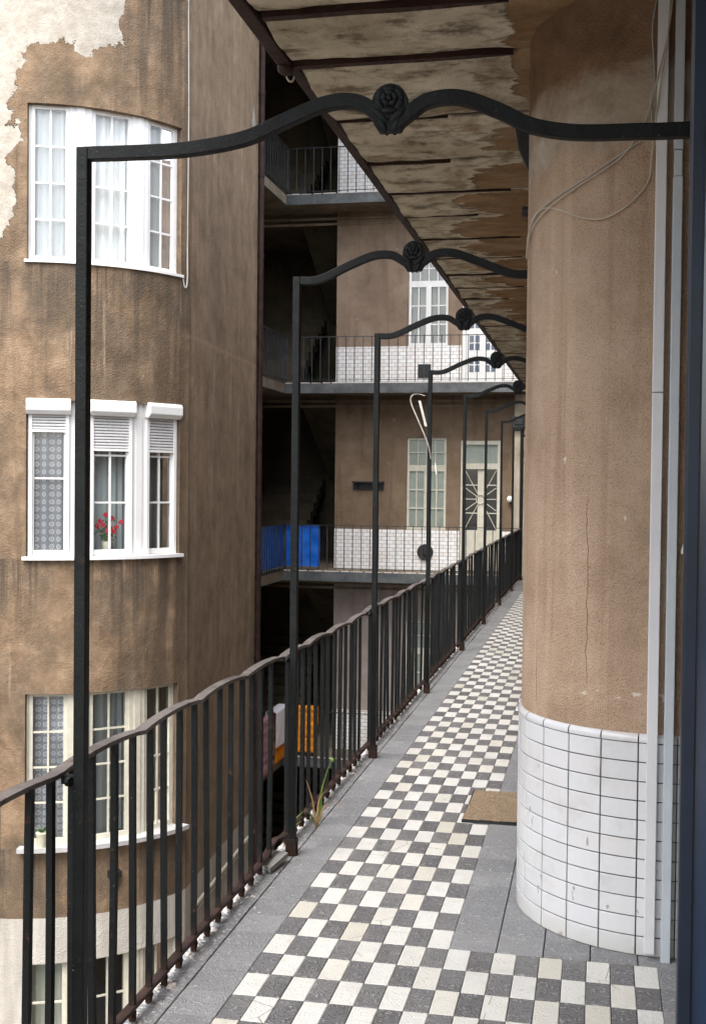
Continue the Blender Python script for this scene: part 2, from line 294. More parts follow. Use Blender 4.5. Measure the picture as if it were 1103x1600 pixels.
def m_brick_dado():
    m = Mat('white_brick_tile', 0.25, 0.5); X, Y, Z = m.xyz()
    cx = m.n('ShaderNodeCombineXYZ'); m.l(m.math('ADD', X, m.math('MULTIPLY', Y, 1.0)), cx.inputs[0]); m.l(Z, cx.inputs[1])
    b = m.n('ShaderNodeTexBrick'); m.l(cx.outputs[0], b.inputs['Vector']); b.inputs['Scale'].default_value = 1.0
    b.inputs['Brick Width'].default_value = 0.15; b.inputs['Row Height'].default_value = 0.072; b.inputs['Mortar Size'].default_value = 0.005
    b.inputs['Mortar Smooth'].default_value = 0.1
    b.inputs['Color1'].default_value = (0.80, 0.80, 0.80, 1); b.inputs['Color2'].default_value = (0.72, 0.68, 0.65, 1); b.inputs['Mortar'].default_value = (0.32, 0.31, 0.30, 1)
    col = m.mix(m.math('MULTIPLY', m.step(m.noise(3, 5), 0.55, 0.75), 0.2), b.outputs[0], (0.45, 0.42, 0.38))
    return m.fin(col, 0.28, m.bump(m.math('MULTIPLY', b.outputs['Fac'], -1), 0.5, 0.004))

def m_lace():
    m = Mat('lace', 0.9, 0.1); X, Y, Z = m.xyz()
    cx = m.n('ShaderNodeCombineXYZ'); m.l(m.math('MULTIPLY', X, 1.1), cx.inputs[0]); m.l(Z, cx.inputs[1])
    sc = m.map((11, 11, 1), (0, 0, 0), cx.outputs[0])
    fx = m.math('SUBTRACT', m.math('FRACT', m.xyz(sc)[0]), 0.5); fy = m.math('SUBTRACT', m.math('FRACT', m.xyz(sc)[1]), 0.5)
    d = m.math('SQRT', m.math('ADD', m.math('MULTIPLY', fx, fx), m.math('MULTIPLY', fy, fy)))
    ring = m.step(m.math('ABSOLUTE', m.math('SUBTRACT', d, 0.26)), 0.10, 0.04)
    ctr = m.step(d, 0.12, 0.07)
    mask = m.math('MAXIMUM', m.math('MAXIMUM', ring, ctr), m.math('MULTIPLY', m.noise(60, 2), 0.6))
    col = m.ramp(mask, [(0.2, (0.26, 0.26, 0.28)), (0.9, (0.66, 0.66, 0.67))])
    return m.fin(col)

def m_curtain(name, c):
    m = Mat(name, 0.9, 0.1); w = m.noise(1.0, 3, 0.5, m.map((22, 22, 0.3)))
    return m.fin(m.ramp(w, [(0.3, tuple(x * 0.8 for x in c)), (0.7, c)]))

MT = {}
MT['tower'] = m_tower(); MT['column'] = m_column(); MT['ceiling'] = m_ceiling()
MT['white_tile'] = m_floor_tile('white_floor_tile', True); MT['dark_tile'] = m_floor_tile('dark_floor_tile', False); MT['border'] = m_border()
MT['glazed'] = m_glazed(); MT['grout'] = m_simple('grout', (0.075, 0.067, 0.063), 0.95, 0.1, 0.3, 30, 0.3)
MT['screed'] = m_simple('screed', (0.15, 0.145, 0.14), 0.95, 0.1, 0.35, 18, 0.5)
MT['concrete'] = m_simple('concrete', (0.22, 0.21, 0.195), 0.95, 0.1, 0.35, 6, 0.5)
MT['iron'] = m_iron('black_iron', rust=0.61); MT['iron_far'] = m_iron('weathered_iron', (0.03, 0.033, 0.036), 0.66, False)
MT['rust'] = m_iron('rusty_iron', (0.022, 0.0125, 0.0105), 0.54, False); MT['flange'] = m_iron('rusty_flange', (0.026, 0.013, 0.010), 0.5, False); MT['handrail'] = m_iron('worn_handrail', (0.065, 0.056, 0.051), 0.56, False)
MT['fascia'] = m_simple('fascia', (0.085, 0.092, 0.095), 0.6, 0.3, 0.4, 5, 0.2)
MT['facade'] = m_facade('rear_facade', (0.125, 0.088, 0.058), (0.18, 0.13, 0.088), (0.235, 0.175, 0.124), 0.4)
MT['facade_up'] = m_facade('rear_facade_mauve', (0.16, 0.115, 0.083), (0.23, 0.168, 0.122), (0.30, 0.228, 0.172), 0.3)
MT['facade_low'] = m_facade('rear_facade_pale', (0.24, 0.20, 0.175), (0.32, 0.275, 0.245), (0.40, 0.355, 0.32), 0.3)
MT['pale_wall'] = m_facade('peeling_pale', (0.20, 0.155, 0.105), (0.36, 0.31, 0.235), (0.50, 0.45, 0.37), 0.3)
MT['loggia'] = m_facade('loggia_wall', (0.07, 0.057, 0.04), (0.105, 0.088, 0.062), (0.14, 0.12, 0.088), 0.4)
MT['underside'] = m_facade('gallery_underside', (0.13, 0.10, 0.07), (0.20, 0.165, 0.12), (0.27, 0.235, 0.18), 0.4)
MT['dado'] = m_brick_dado()
MT['paint_white'] = m_simple('white_paint', (0.70, 0.70, 0.69), 0.4, 0.4, 0.05, 9, 0.05)
MT['paint_cream'] = m_simple('cream_paint', (0.50, 0.475, 0.39), 0.5, 0.4, 0.12, 9, 0.1)
MT['pvc'] = m_simple('white_pvc', (0.66, 0.66, 0.65), 0.3, 0.5, 0.03, 6)
MT['shutter'] = m_simple('shutter_slats', (0.52, 0.52, 0.52), 0.4, 0.4, 0.04, 6)
MT['sill'] = m_simple('grey_sill', (0.36, 0.355, 0.35), 0.6, 0.3, 0.15, 12, 0.2)
MT['glass'] = m_glass('window_glass')
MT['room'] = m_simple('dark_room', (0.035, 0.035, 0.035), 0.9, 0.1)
MT['sheer'] = m_curtain('white_sheer', (0.80, 0.80, 0.79)); MT['grey_sheer'] = m_curtain('grey_sheer', (0.40, 0.43, 0.43)); MT['lace'] = m_lace()
MT['dull_curtain'] = m_curtain('dull_curtain', (0.33, 0.33, 0.27))
MT['frost'] = m_simple('greenish_frosted', (0.20, 0.235, 0.20), 0.25, 0.5, 0.15, 6)
MT['duct'] = m_simple('grey_white_duct', (0.60, 0.60, 0.61), 0.4, 0.4, 0.05, 7, 0.04)
MT['duct2'] = m_simple('blue_grey_duct', (0.43, 0.47, 0.50), 0.4, 0.4, 0.06, 7, 0.04)
MT['pipe_green'] = m_simple('old_green_pipe', (0.25, 0.29, 0.26), 0.6, 0.3, 0.35, 18, 0.3)
MT['cable'] = m_simple('cable_sheath', (0.42, 0.37, 0.28), 0.5, 0.4, 0.15, 5)
MT['cable_grey'] = m_simple('cable_sheath_grey', (0.36, 0.35, 0.32), 0.5, 0.4, 0.15, 5)
MT['navy'] = m_simple('navy_steel', (0.008, 0.015, 0.030), 0.4, 0.3, 0.25, 5, 0.05)
MT['navy_glass'] = m_simple('navy_gloss_panel', (0.012, 0.03, 0.07), 0.12, 0.7, 0.2, 3)
MT['coir'] = None
MT['mortar'] = m_simple('mortar_crumbs', (0.62, 0.56, 0.51), 0.95, 0.1, 0.25, 40, 0.5)
MT['tarp'] = m_simple('blue_tarp', (0.003, 0.10, 0.46), 0.45, 0.4, 0.25, 7, 0.5)
MT['orange'] = m_simple('orange_quilt', (0.62, 0.22, 0.012), 0.8, 0.2, 0.15, 10)
MT['mauve'] = m_simple('mauve_quilt', (0.34, 0.18, 0.20), 0.85, 0.2, 0.15, 10)
MT['linen'] = m_simple('white_linen', (0.66, 0.66, 0.72), 0.9, 0.1, 0.06, 8)
MT['petal'] = m_simple('red_petal', (0.55, 0.02, 0.05), 0.6, 0.3, 0.25, 60)
MT['leaf'] = m_simple('leaf_green', (0.045, 0.095, 0.02), 0.5, 0.4, 0.3, 40)
MT['stem'] = m_simple('fresh_stem', (0.13, 0.22, 0.035), 0.5, 0.4, 0.2, 30)
MT['dry'] = m_simple('dry_blade', (0.36, 0.23, 0.11), 0.8, 0.2, 0.25, 30)
MT['pot'] = m_simple('cream_pot', (0.50, 0.48, 0.36), 0.6, 0.3, 0.1, 12)
MT['black'] = m_simple('black_metal', (0.012, 0.012, 0.013), 0.5, 0.4, 0.2, 12)
MT['lampglass'] = m_simple('opal_lamp', (0.80, 0.80, 0.76), 0.25, 0.5, 0.03, 9)
MT['ground'] = m_simple('courtyard_paving', (0.16, 0.15, 0.14), 0.9, 0.2, 0.3, 2, 0.3)
MT['strip'] = m_simple('torn_plastic', (0.62, 0.60, 0.55), 0.5, 0.4, 0.15, 30)
MT['wood'] = m_simple('brown_door_paint', (0.13, 0.075, 0.045), 0.5, 0.4, 0.25, 6, 0.15)
def _coir():
    m = Mat('coir_mat', 1.0, 0.05); a = m.noise(160, 4, 0.7); b = m.noise(20, 4)
    col = m.ramp(a, [(0.3, (0.17, 0.12, 0.075)), (0.55, (0.36, 0.27, 0.18)), (0.75, (0.52, 0.42, 0.30))])
    col = m.mix(m.math('MULTIPLY', m.step(b, 0.5, 0.7), 0.3), col, (0.2, 0.14, 0.09))
    return m.fin(col, 1.0, m.bump(a, 1.0, 0.012))
MT['coir'] = _coir()

# ------------------------------------------------------------------ mesh helpers
BASE = {}                                    # object name -> world origin
class MB:
    def __init__(s): s.v = []; s.f = []; s.uv = None; s.sm = False
    def vert(s, p): s.v.append(Vector(p)); return len(s.v) - 1
    def face(s, pts): s.f.append([s.vert(p) for p in pts]); return s
    def box(s, x0, x1, y0, y1, z0, z1, rot=None, piv=None):
        P = [Vector((x, y, z)) for z in (z0, z1) for y in (y0, y1) for x in (x0, x1)]
        if rot is not None:
            c = Vector(piv) if piv else Vector(((x0 + x1) / 2, (y0 + y1) / 2, (z0 + z1) / 2)); P = [rot @ (p - c) + c for p in P]
        b = len(s.v); s.v += P
        for q in ((0, 2, 3, 1), (4, 5, 7, 6), (0, 1, 5, 4), (2, 6, 7, 3), (0, 4, 6, 2), (1, 3, 7, 5)): s.f.append([b + i for i in q])
        return s
    def prism(s, pts, dirv, cap=True):
        d = Vector(dirv); b = len(s.v); n = len(pts); s.v += [Vector(p) for p in pts] + [Vector(p) + d for p in pts]
        for i in range(n): j = (i + 1) % n; s.f.append([b + i, b + j, b + n + j, b + n + i])
        if cap: s.f.append([b + i for i in reversed(range(n))]); s.f.append([b + n + i for i in range(n)])
        return s
    def tube(s, pts, rad, n=8, cap=True):
        pts = [Vector(p) for p in pts]; b = len(s.v); up = None
        rads = rad if isinstance(rad, (list, tuple)) else [rad] * len(pts)
        for i, p in enumerate(pts):
            t = (pts[min(i + 1, len(pts) - 1)] - pts[max(i - 1, 0)]).normalized()
            if up is None: up = t.orthogonal().normalized()
            up = (up - t * up.dot(t)).normalized(); sd_ = t.cross(up)
            for k in range(n):
                a = 2 * math.pi * k / n; s.v.append(p + (up * math.cos(a) + sd_ * math.sin(a)) * rads[i])
        for i in range(len(pts) - 1):
            for k in range(n):
                k2 = (k + 1) % n; s.f.append([b + i * n + k, b + i * n + k2, b + (i + 1) * n + k2, b + (i + 1) * n + k])
        if cap:
            s.f.append([b + k for k in reversed(range(n))]); e = b + (len(pts) - 1) * n; s.f.append([e + k for k in range(n)])
        return s
    def sweep(s, pts, w, h, wv):                # rectangular bar along pts; wv: unit vector of its width w, h across
        pts = [Vector(p) for p in pts]; wv = Vector(wv); b = len(s.v)
        for i, p in enumerate(pts):
            t = (pts[min(i + 1, len(pts) - 1)] - pts[max(i - 1, 0)]).normalized(); n = wv.cross(t).normalized()
            for a, c in ((-1, -1), (1, -1), (1, 1), (-1, 1)): s.v.append(p + wv * (a * w / 2) + n * (c * h / 2))
        for i in range(len(pts) - 1):
            for k in range(4): k2 = (k + 1) % 4; s.f.append([b + i * 4 + k, b + i * 4 + k2, b + i * 4 + 4 + k2, b + i * 4 + 4 + k])
        s.f.append([b + 3, b + 2, b + 1, b]); e = b + (len(pts) - 1) * 4; s.f.append([e, e + 1, e + 2, e + 3]); return s
    def ell(s, c, rx, ry, rz, nu=10, nv=7, rot=None):
        b = len(s.v); c = Vector(c)
        for j in range(nv + 1):
            th = math.pi * j / nv
            for i in range(nu):
                ph = 2 * math.pi * i / nu; p = Vector((rx * math.sin(th) * math.cos(ph), ry * math.sin(th) * math.sin(ph), rz * math.cos(th)))
                s.v.append(c + (rot @ p if rot else p))
        for j in range(nv):
            for i in range(nu): i2 = (i + 1) % nu; s.f.append([b + j * nu + i, b + (j + 1) * nu + i, b + (j + 1) * nu + i2, b + j * nu + i2])
        return s
    def grid(s, us, vs, fn, hole=None):
        b = len(s.v); nu = len(us)
        for v in vs:
            for u in us: s.v.append(Vector(fn(u, v)))
        for j in range(len(vs) - 1):
            for i in range(nu - 1):
                if hole and hole((us[i] + us[i + 1]) / 2, (vs[j] + vs[j + 1]) / 2): continue
                s.f.append([b + j * nu + i, b + j * nu + i + 1, b + (j + 1) * nu + i + 1, b + (j + 1) * nu + i])
        return s
    def mesh(s, name, mat, org):
        me = bpy.data.meshes.new(name); me.from_pydata([tuple(p - org) for p in s.v], [], s.f)
        bm = bmesh.new(); bm.from_mesh(me); bmesh.ops.remove_doubles(bm, verts=bm.verts, dist=1e-5)
        bmesh.ops.recalc_face_normals(bm, faces=bm.faces); bm.to_mesh(me); bm.free()
        me.materials.append(MT[mat] if isinstance(mat, str) else mat)
        if s.sm:
            for p in me.polygons: p.use_smooth = True
        return me
    def build(s, name, mat, parent=None, smooth=False, bevel=0.0):
        s.sm = smooth
        xs = [p.x for p in s.v]; ys = [p.y for p in s.v]; zs = [p.z for p in s.v]
        org = Vector(((min(xs) + max(xs)) / 2, (min(ys) + max(ys)) / 2, min(zs)))
        o = bpy.data.objects.new(name, s.mesh(name, mat, org)); COL.objects.link(o); place(o, org, parent)
        if bevel:
            md = o.modifiers.new('bevel', 'BEVEL'); md.width = bevel; md.segments = 2; md.limit_method = 'ANGLE'
        if smooth:
            try:
                for p in o.data.polygons: p.use_smooth = True
                o.data.set_sharp_from_angle(angle=R(40))
            except Exception: pass
        return o
def place(o, org, parent=None):
    BASE[o.name] = Vector(org)
    if parent: o.parent = parent; o.location = Vector(org) - BASE[parent.name]
    else: o.location = org
def tag(o, label, cat, group=None):
    o['label'] = label; o['category'] = cat
    if group: o['group'] = group
    return o
def thing(name, label, cat, loc, group=None):
    o = bpy.data.objects.new(name, None); COL.objects.link(o); o.empty_display_size = 0.1; place(o, Vector(loc)); return tag(o, label, cat, group)
def struct(o): o['kind'] = 'structure'; return o
def stuff(o): o['kind'] = 'stuff'; return o
def copyto(o, delta, parent, name=None):
    c = o.copy(); COL.objects.link(c); place(c, BASE[o.name] + Vector(delta), parent); return c
def frange(a, b, n): return [a + (b - a) * i / n for i in range(n + 1)]
def smooth_pts(P, k=8):                          # Catmull-Rom
    P = [Vector(p) for p in P]; out = []
    for i in range(len(P) - 1):
        p0, p1, p2, p3 = P[max(i - 1, 0)], P[i], P[i + 1], P[min(i + 2, len(P) - 1)]
        for j in range(k):
            t = j / k
            out.append(0.5 * ((2 * p1) + (p2 - p0) * t + (2 * p0 - 5 * p1 + 4 * p2 - p3) * t * t + (3 * p1 - p0 - 3 * p2 + p3) * t ** 3))
    out.append(P[-1]); return out
def wall_grid(us, vs, holes, fn, depth):         # fn(u, v, d): d metres behind the face; holes (u0, u1, v0, v1) get reveals
    b = MB(); b.grid(us, vs, lambda u, v: fn(u, v, 0), lambda u, v: any(h[0] < u < h[1] and h[2] < v < h[3] for h in holes))
    for u0, u1, v0, v1 in holes:
        for v in (v0, v1):
            uu_ = [u for u in us if u0 - 1e-6 <= u <= u1 + 1e-6]
            for a, c in zip(uu_, uu_[1:]): b.face([fn(a, v, 0), fn(c, v, 0), fn(c, v, depth), fn(a, v, depth)])
        for u in (u0, u1): b.face([fn(u, v0, 0), fn(u, v1, 0), fn(u, v1, depth), fn(u, v0, depth)])
    return b

# ------------------------------------------------------------------ the setting: ground, gallery floor, ceiling
ST = 3.57                                         # storey height
struct(MB().box(-60, 60, -60, 80, -7.6, -7.3).build('ground', 'ground'))
TW, TL, X0, Y0 = 0.08, 0.17632, -1.1345, 3.6448
YE = 21.9
gf = struct(MB().box(-1.40, 0.95, -3.0, YE - 0.004, -0.17, -0.016).build('gallery_floor', 'screed'))
def tile_mesh(w, l, g=0.0022, h=0.016):
    b = MB(); e = 0.0025
    x0, x1, y0, y1 = g / 2, w - g / 2, g / 2, l - g / 2
    b.face([(x0 + e, y0 + e, 0), (x1 - e, y0 + e, 0), (x1 - e, y1 - e, 0), (x0 + e, y1 - e, 0)])
    o = [(x0, y0, -e * .6), (x1, y0, -e * .6), (x1, y1, -e * .6), (x0, y1, -e * .6)]; i = [(x0 + e, y0 + e, 0), (x1 - e, y0 + e, 0), (x1 - e, y1 - e, 0), (x0 + e, y1 - e, 0)]
    d = [(x0, y0, -h), (x1, y0, -h), (x1, y1, -h), (x0, y1, -h)]
    for k in range(4):
        j = (k + 1) % 4; b.face([o[k], o[j], i[j], i[k]]); b.face([d[k], d[j], o[j], o[k]])
    return b
def add_tile_obj(cache, key, name, mat, x, y, w, l):
    if key not in cache:
        me = tile_mesh(w, l).mesh(name, mat, Vector((0, 0, 0))); cache[key] = me
    o = bpy.data.objects.new(name, cache[key]); COL.objects.link(o); place(o, Vector((x, y, rnd.uniform(-0.0012, 0.0008))), gf)
    o.rotation_euler = (rnd.uniform(-.004, .004), rnd.uniform(-.006, .006), rnd.uniform(-.004, .004)); return o
cache = {}; rest = {'white_tile': MB(), 'dark_tile': MB(), 'border': MB()}
def lay(name, mat, x, y, w, l, near):
    if near: add_tile_obj(cache, (mat, round(w, 3)), name, mat, x, y, w, l)
    else:
        t = tile_mesh(w, l); dz = rnd.uniform(-0.0012, 0.0008); k = len(rest[mat].v); rest[mat].v += [p + Vector((x, y, dz)) for p in t.v]; rest[mat].f += [[i + k for i in q] for q in t.f]
ROWS = range(-37, 104)
for r in ROWS:
    y = Y0 + r * TL
    if y + TL > YE: break
    near = -3 <= r <= 25
    for c in range(0, 17 if r <= 2 else 8):
        wh = (r + c) % 2 == 0
        lay('white_tile' if wh else 'dark_tile', 'white_tile' if wh else 'dark_tile', X0 + c * TW, y, TW, TL, near)
    lay('border_tile', 'border', X0 - 0.162, y, 0.162, TL, near)
    lay('edge_tile', 'border', X0 - 0.162 - 0.10, y + 0.05, 0.097, TL, near and r % 3 != 1)
    if r <= 2:
        for k in range(4): lay('border_tile', 'border', X0 + 17 * TW + k * 0.165, y, 0.163, TL, near and k == 0)
    else: lay('border_tile', 'border', X0 + 8 * TW, y, 0.165, TL, near); lay('border_tile', 'border', X0 + 8 * TW + 0.167, y, 0.162, TL, False)
for k in range(6): lay('border_tile', 'border', X0 + 8 * TW + 0.331 + k * 0.163, Y0 + 3 * TL, 0.161, TL, k < 4)
for k in range(2): lay('border_tile', 'border', X0 + 8 * TW + 0.331 + k * 0.163, Y0 + 4 * TL, 0.161, TL, k < 1)
stuff(rest['white_tile'].build('white_floor_tiling', 'white_tile', gf)); stuff(rest['dark_tile'].build('dark_floor_tiling', 'dark_tile', gf)); stuff(rest['border'].build('border_tiling', 'border', gf))
MB().box(-1.425, -1.401, -3, YE, -0.24, -0.03).build('edge_beam', 'rust', gf)
# crumbled mortar under the rail
cr = MB()
for i in range(520):
    y = rnd.uniform(2.2, 20.5)
    if mnoise.noise(Vector((y * 1.7, 0, 0))) < -0.25: continue
    s = rnd.uniform(0.005, 0.016); rot = Matrix.Rotation(rnd.uniform(0, 6), 3, 'Z') @ Matrix.Rotation(rnd.uniform(-.5, .5), 3, 'X')
    cr.ell((-1.375 + rnd.gauss(0, 0.014), y, s * 0.35 - 0.004), s * rnd.uniform(.8, 1.6), s * rnd.uniform(.8, 1.8), s * rnd.uniform(.5, .9), 6, 4, rot)
o = stuff(cr.build('mortar_rubble', 'mortar')); tag(o, 'pale crumbled mortar lumps along the foot of the gallery railing', 'rubble')
# ceiling of the gallery: plaster panels between rusty flanges
ce = struct(MB().box(-1.27, 0.95, -3.0, YE, 3.45, 3.57).build('ceiling', 'concrete'))
RIB = [-2.9, -2.2, -1.5, -0.8, -0.1, 0.6, 1.3, 2.0, 2.7, 3.35, 3.86, 4.34, 4.87, 5.68, 6.46, 7.13, 7.75]
while RIB[-1] < 21.0: RIB.append(RIB[-1] + rnd.uniform(0.62, 0.74))
RIB.append(YE)
for a, b_ in zip(RIB, RIB[1:]):
    nr = a < 5.4
    tilt = rnd.uniform(-.012, .012) if nr else rnd.uniform(-.004, .022); b = MB(); us = frange(-1.268, 0.9 if a < 4.2 else (0.3 if a < 5.2 else -0.285), 30); vs = frange(0, 1, 18); g_ = 0.012 if nr else 0.002
    def fn(u, v, a=a, b_=b_, tilt=tilt, nr=nr, g_=g_):
        bow = (0.030 if nr else 0.016) * (1 - (2 * v - 1) ** (4 if nr else 8)) + tilt * (v - 0.5) + 0.012 * mnoise.noise(Vector((u * 3, (a + v) * 4, a))) + 0.006 * mnoise.noise(Vector((u * 11, (a + v) * 9, a)))
        return (u, a + g_ + v * (b_ - a - 2 * g_) + 0.02 * mnoise.noise(Vector((u * 2.5, a, 1))) * abs(2 * v - 1), 3.430 - bow)
    b.grid(us, vs, fn); o = b.build('plaster_panel', 'ceiling', ce, True)
    me = o.data; uvl = me.uv_layers.new(name='UVMap')
    for lp in me.loops:
        p = me.vertices[lp.vertex_index].co; uvl.data[lp.index].uv = (p.x, (p.y / (b_ - a - 2 * g_)) + 0.5)
    if a > 0.5:
        hw_ = 0.020 if a < 5.5 else rnd.uniform(0.006, 0.012); xe = (-0.36 if a > 4.6 else (-0.34 if a > 3 else 0.88)) if a < 5.3 else rnd.uniform(-0.85, -0.5)
        b = MB(); zb_ = 3.402 if a < 5.5 else 3.412; n_ = 14; top_ = []; bot_ = []
        for q in range(n_ + 1):
            x = -1.262 + (xe + 1.262) * q / n_; k_ = 1.0 if q < n_ - 2 else (0.75 if q == n_ - 2 else (0.5 if q == n_ - 1 else 0.2)); w1 = hw_ * k_ * (1 + 0.35 * mnoise.noise(Vector((x * 9, a, 2)))); w2 = hw_ * k_ * (1 + 0.35 * mnoise.noise(Vector((x * 9, a, 7)))); yo = 0.008 * mnoise.noise(Vector((x * 3, a, 4)))
            bot_.append((x, a + yo - w1, zb_)); top_.append((x, a + yo + w2, zb_))
        b.prism(bot_ + top_[::-1], (0, 0, 3.442 - zb_)); b.build('beam_flange', 'flange', ce)
# outer edge channel in two lengths; the joint sags
MB().prism([(-1.335, -3, 3.395), (-1.275, -3, 3.395), (-1.275, -3, 3.57), (-1.335, -3, 3.57)], (0, 7.86, 0)).build('edge_channel', 'rust', ce, False, 0.008)
MB().prism([(-1.312, 4.87, 3.405), (-1.262, 4.87, 3.405), (-1.262, 4.87, 3.57), (-1.312, 4.87, 3.57)], (0, YE - 4.88, 0)).build('edge_channel', 'rust', ce, False, 0.008)
b = MB(); b.ell((-1.305, 4.84, 3.392), 0.035, 0.05, 0.028); b.build('sagging_joint', 'rust', ce, True)
b = MB(); b.tube(smooth_pts([(-1.31, 4.86, 3.375), (-1.30, 4.87, 3.352), (-1.285, 4.88, 3.352), (-1.28, 4.89, 3.375)], 5), 0.004, 6); b.build('drip_wire', 'cable', ce, True)

# ------------------------------------------------------------------ our own house: rounded corner, wall behind, wall beside the camera
CX, CY, CR = 0.243, 4.799, 0.530
hw = thing('gallery_house', 'brown stuccoed house wall with a rounded corner and white tiled dado beside the walkway', 'house', (0.3, 8, -7.3))
def plan(s):                                     # outline walked from the front face round the corner and along the gallery
    if s < 0: return (CX - s, CY - CR)
    L = CR * math.pi / 2
    if s <= L: a = -math.pi / 2 - s / CR; return (CX + CR * math.cos(a), CY + CR * math.sin(a))
    return (CX - CR, CY + (s - L))
LQ = CR * math.pi / 2
def ofs(s, d):
    x, y = plan(s)
    if s < 0: return (x, y + d)
    if s <= LQ: a = -math.pi / 2 - s / CR; return (x - d * math.cos(a), y - d * math.sin(a))
    return (x + d, y)
b = MB(); ss = [-0.66] + frange(0, LQ, 40) + [LQ + 0.45]
b.grid(ss, frange(0.77, 3.46, 8), lambda s, z: plan(s) + (z,)); b.build('rounded_corner', 'column', hw, True)
# dado tiles, each its own piece
TH = 0.0685; NR = 11; TWC = 0.1315
b = MB(); b.grid(ss, [-0.015, 0.775], lambda s, z: ofs(s, -0.003) + (z,)); b.build('dado_backing', 'grout', hw, True)
s0 = 0.0885; jcols = [s0 + TWC * k for k in range(-4, 9)]
dcache = {}
for k in range(len(jcols) - 1):
    a, c = jcols[k] + 0.0023, jcols[k + 1] - 0.0023
    for r in range(NR):
        z0 = 0.0 + r * TH + 0.0021; z1 = z0 + TH - 0.0042
        b = MB(); n = 4 if a > -0.1 and a < LQ else 1; us = frange(a, c, n); dp = -0.0115 + rnd.uniform(-.0006, .0006)
        e = 0.0016
        b.grid([a + e] + us[1:-1] + [c - e], [z0 + e, z1 - e], lambda s, z: ofs(s, dp) + (z,))
        for zz_, zi in ((z0, z0 + e), (z1, z1 - e)):
            for u, w in zip(us, us[1:]): b.face([ofs(u, dp + e) + (zz_,), ofs(w, dp + e) + (zz_,), ofs(min(max(w, a + e), c - e), dp) + (zi,), ofs(min(max(u, a + e), c - e), dp) + (zi,)]); b.face([ofs(u, dp + e) + (zz_,), ofs(w, dp + e) + (zz_,), ofs(w, -0.003) + (zz_,), ofs(u, -0.003) + (zz_,)])
        for u, ui in ((a, a + e), (c, c - e)):
            b.face([ofs(u, dp + e) + (z0,), ofs(u, dp + e) + (z1,), ofs(ui, dp) + (z1 - e,), ofs(ui, dp) + (z0 + e,)]); b.face([ofs(u, dp + e) + (z0,), ofs(u, dp + e) + (z1,), ofs(u, -0.003) + (z1,), ofs(u, -0.003) + (z0,)])
        b.build('glazed_tile', 'glazed', hw)
    b = MB(); pr = [(-0.002, 0.7555), (-0.0125, 0.7555), (-0.0145, 0.764), (-0.0125, 0.775), (-0.005, 0.783), (0.006, 0.786)]
    b.grid(frange(a, c, 4), list(range(len(pr))), lambda s, q: ofs(s, pr[q][0]) + (pr[q][1],)); b.build('trim_tile', 'glazed', hw, True)
# main wall along the gallery (storeys above and below too), with doorways
DOORS = [(5.62, 6.55), (9.0, 9.9), (13.2, 14.1), (17.4, 18.3)]
ys = sorted({CY + 0.45, 22.8} | {q for d in DOORS for q in d}); zs = sorted({-7.3, 0.0, 2.5, 3.46, ST, ST + 2.5, ST * 2, -ST, -ST + 2.5})
holes = [(d[0], d[1], 0.0, 2.5) for d in DOORS]
wall_grid(ys, zs, holes, lambda u, v, d: (CX - CR + d, u, v), 0.16).build('wall', 'facade_up', hw)
b = MB(); b.box(-0.288, 0.95, CY - 0.05, 22.8, 3.58, 7.0); b.box(-0.285, 0.95, CY - 0.4, 22.8, -7.3, -0.18); b.build('wall_mass', 'facade_up', hw)
for d in DOORS:
    o = MB().box(-0.155, -0.115, d[0], d[1], 0.0, 2.5).build('door', 'wood', hw)
    for zz_ in ((0.15, 1.0), (1.15, 2.35)): MB().box(-0.168, -0.154, d[0] + 0.12, d[1] - 0.12, zz_[0], zz_[1]).build('panel', 'wood', o)
    MB().tube([(-0.20, d[0] + 0.09, 1.05), (-0.20, d[0] + 0.20, 1.05)], 0.010).tube([(-0.156, d[0] + 0.09, 1.05), (-0.20, d[0] + 0.09, 1.05)], 0.010).build('handle', 'black', o)
# wall beside the camera
wall_grid([-3.0, 1.5, 2.42, CY - CR], [-0.02, 0.0, 2.4, 3.46], [(1.5, 2.42, 0.0, 2.4)], lambda u, v, d: (0.905 + d, u, v), 0.25).build('side_wall', 'column', hw)
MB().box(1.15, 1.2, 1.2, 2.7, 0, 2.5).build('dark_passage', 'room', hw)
dl = thing('open_door', 'dark navy metal door leaf standing open beside the grey cable ducts', 'door', (0.53, 2.42, 0))
MB().box(0.168, 0.196, 2.40, 2.445, 0.01, 2.85).box(0.87, 0.90, 2.40, 2.445, 0.01, 2.85).box(0.196, 0.87, 2.40, 2.445, 0.01, 0.12).box(0.196, 0.87, 2.40, 2.445, 2.73, 2.85).build('door_frame', 'navy', dl, False, 0.004)
MB().box(0.1965, 0.8695, 2.412, 2.432, 0.1205, 2.7295).build('door_panel', 'navy_glass', dl)

# ------------------------------------------------------------------ ducts, pipe and cables on the corner
FY = CY - CR
o = tag(MB().box(0.180, 0.217, FY - 0.040, FY - 0.014, 0.02, 1.98).box(0.180, 0.217, FY - 0.040, FY - 0.014, 1.983, 3.44).build('cable_duct', 'duct', None, False, 0.003), 'pale grey plastic cable duct running up the rounded tiled corner', 'cable duct', 'cable ducts on the corner')
o = tag(MB().box(0.238, 0.270, FY - 0.052, FY - 0.014, -0.002, 2.72).box(0.240, 0.268, FY - 0.047, FY - 0.014, 2.722, 2.81).box(0.238, 0.270, FY - 0.052, FY - 0.014, 2.812, 3.44).build('cable_duct', 'duct2', None, False, 0.003), 'bluish grey plastic duct with a sleeve joint near its top, beside the old pipe', 'cable duct', 'cable ducts on the corner')
pp = thing('standpipe', 'old pipe, white above a flared collar and green grey below, behind the navy door edge', 'pipe', (0.32, FY - 0.04, 0))
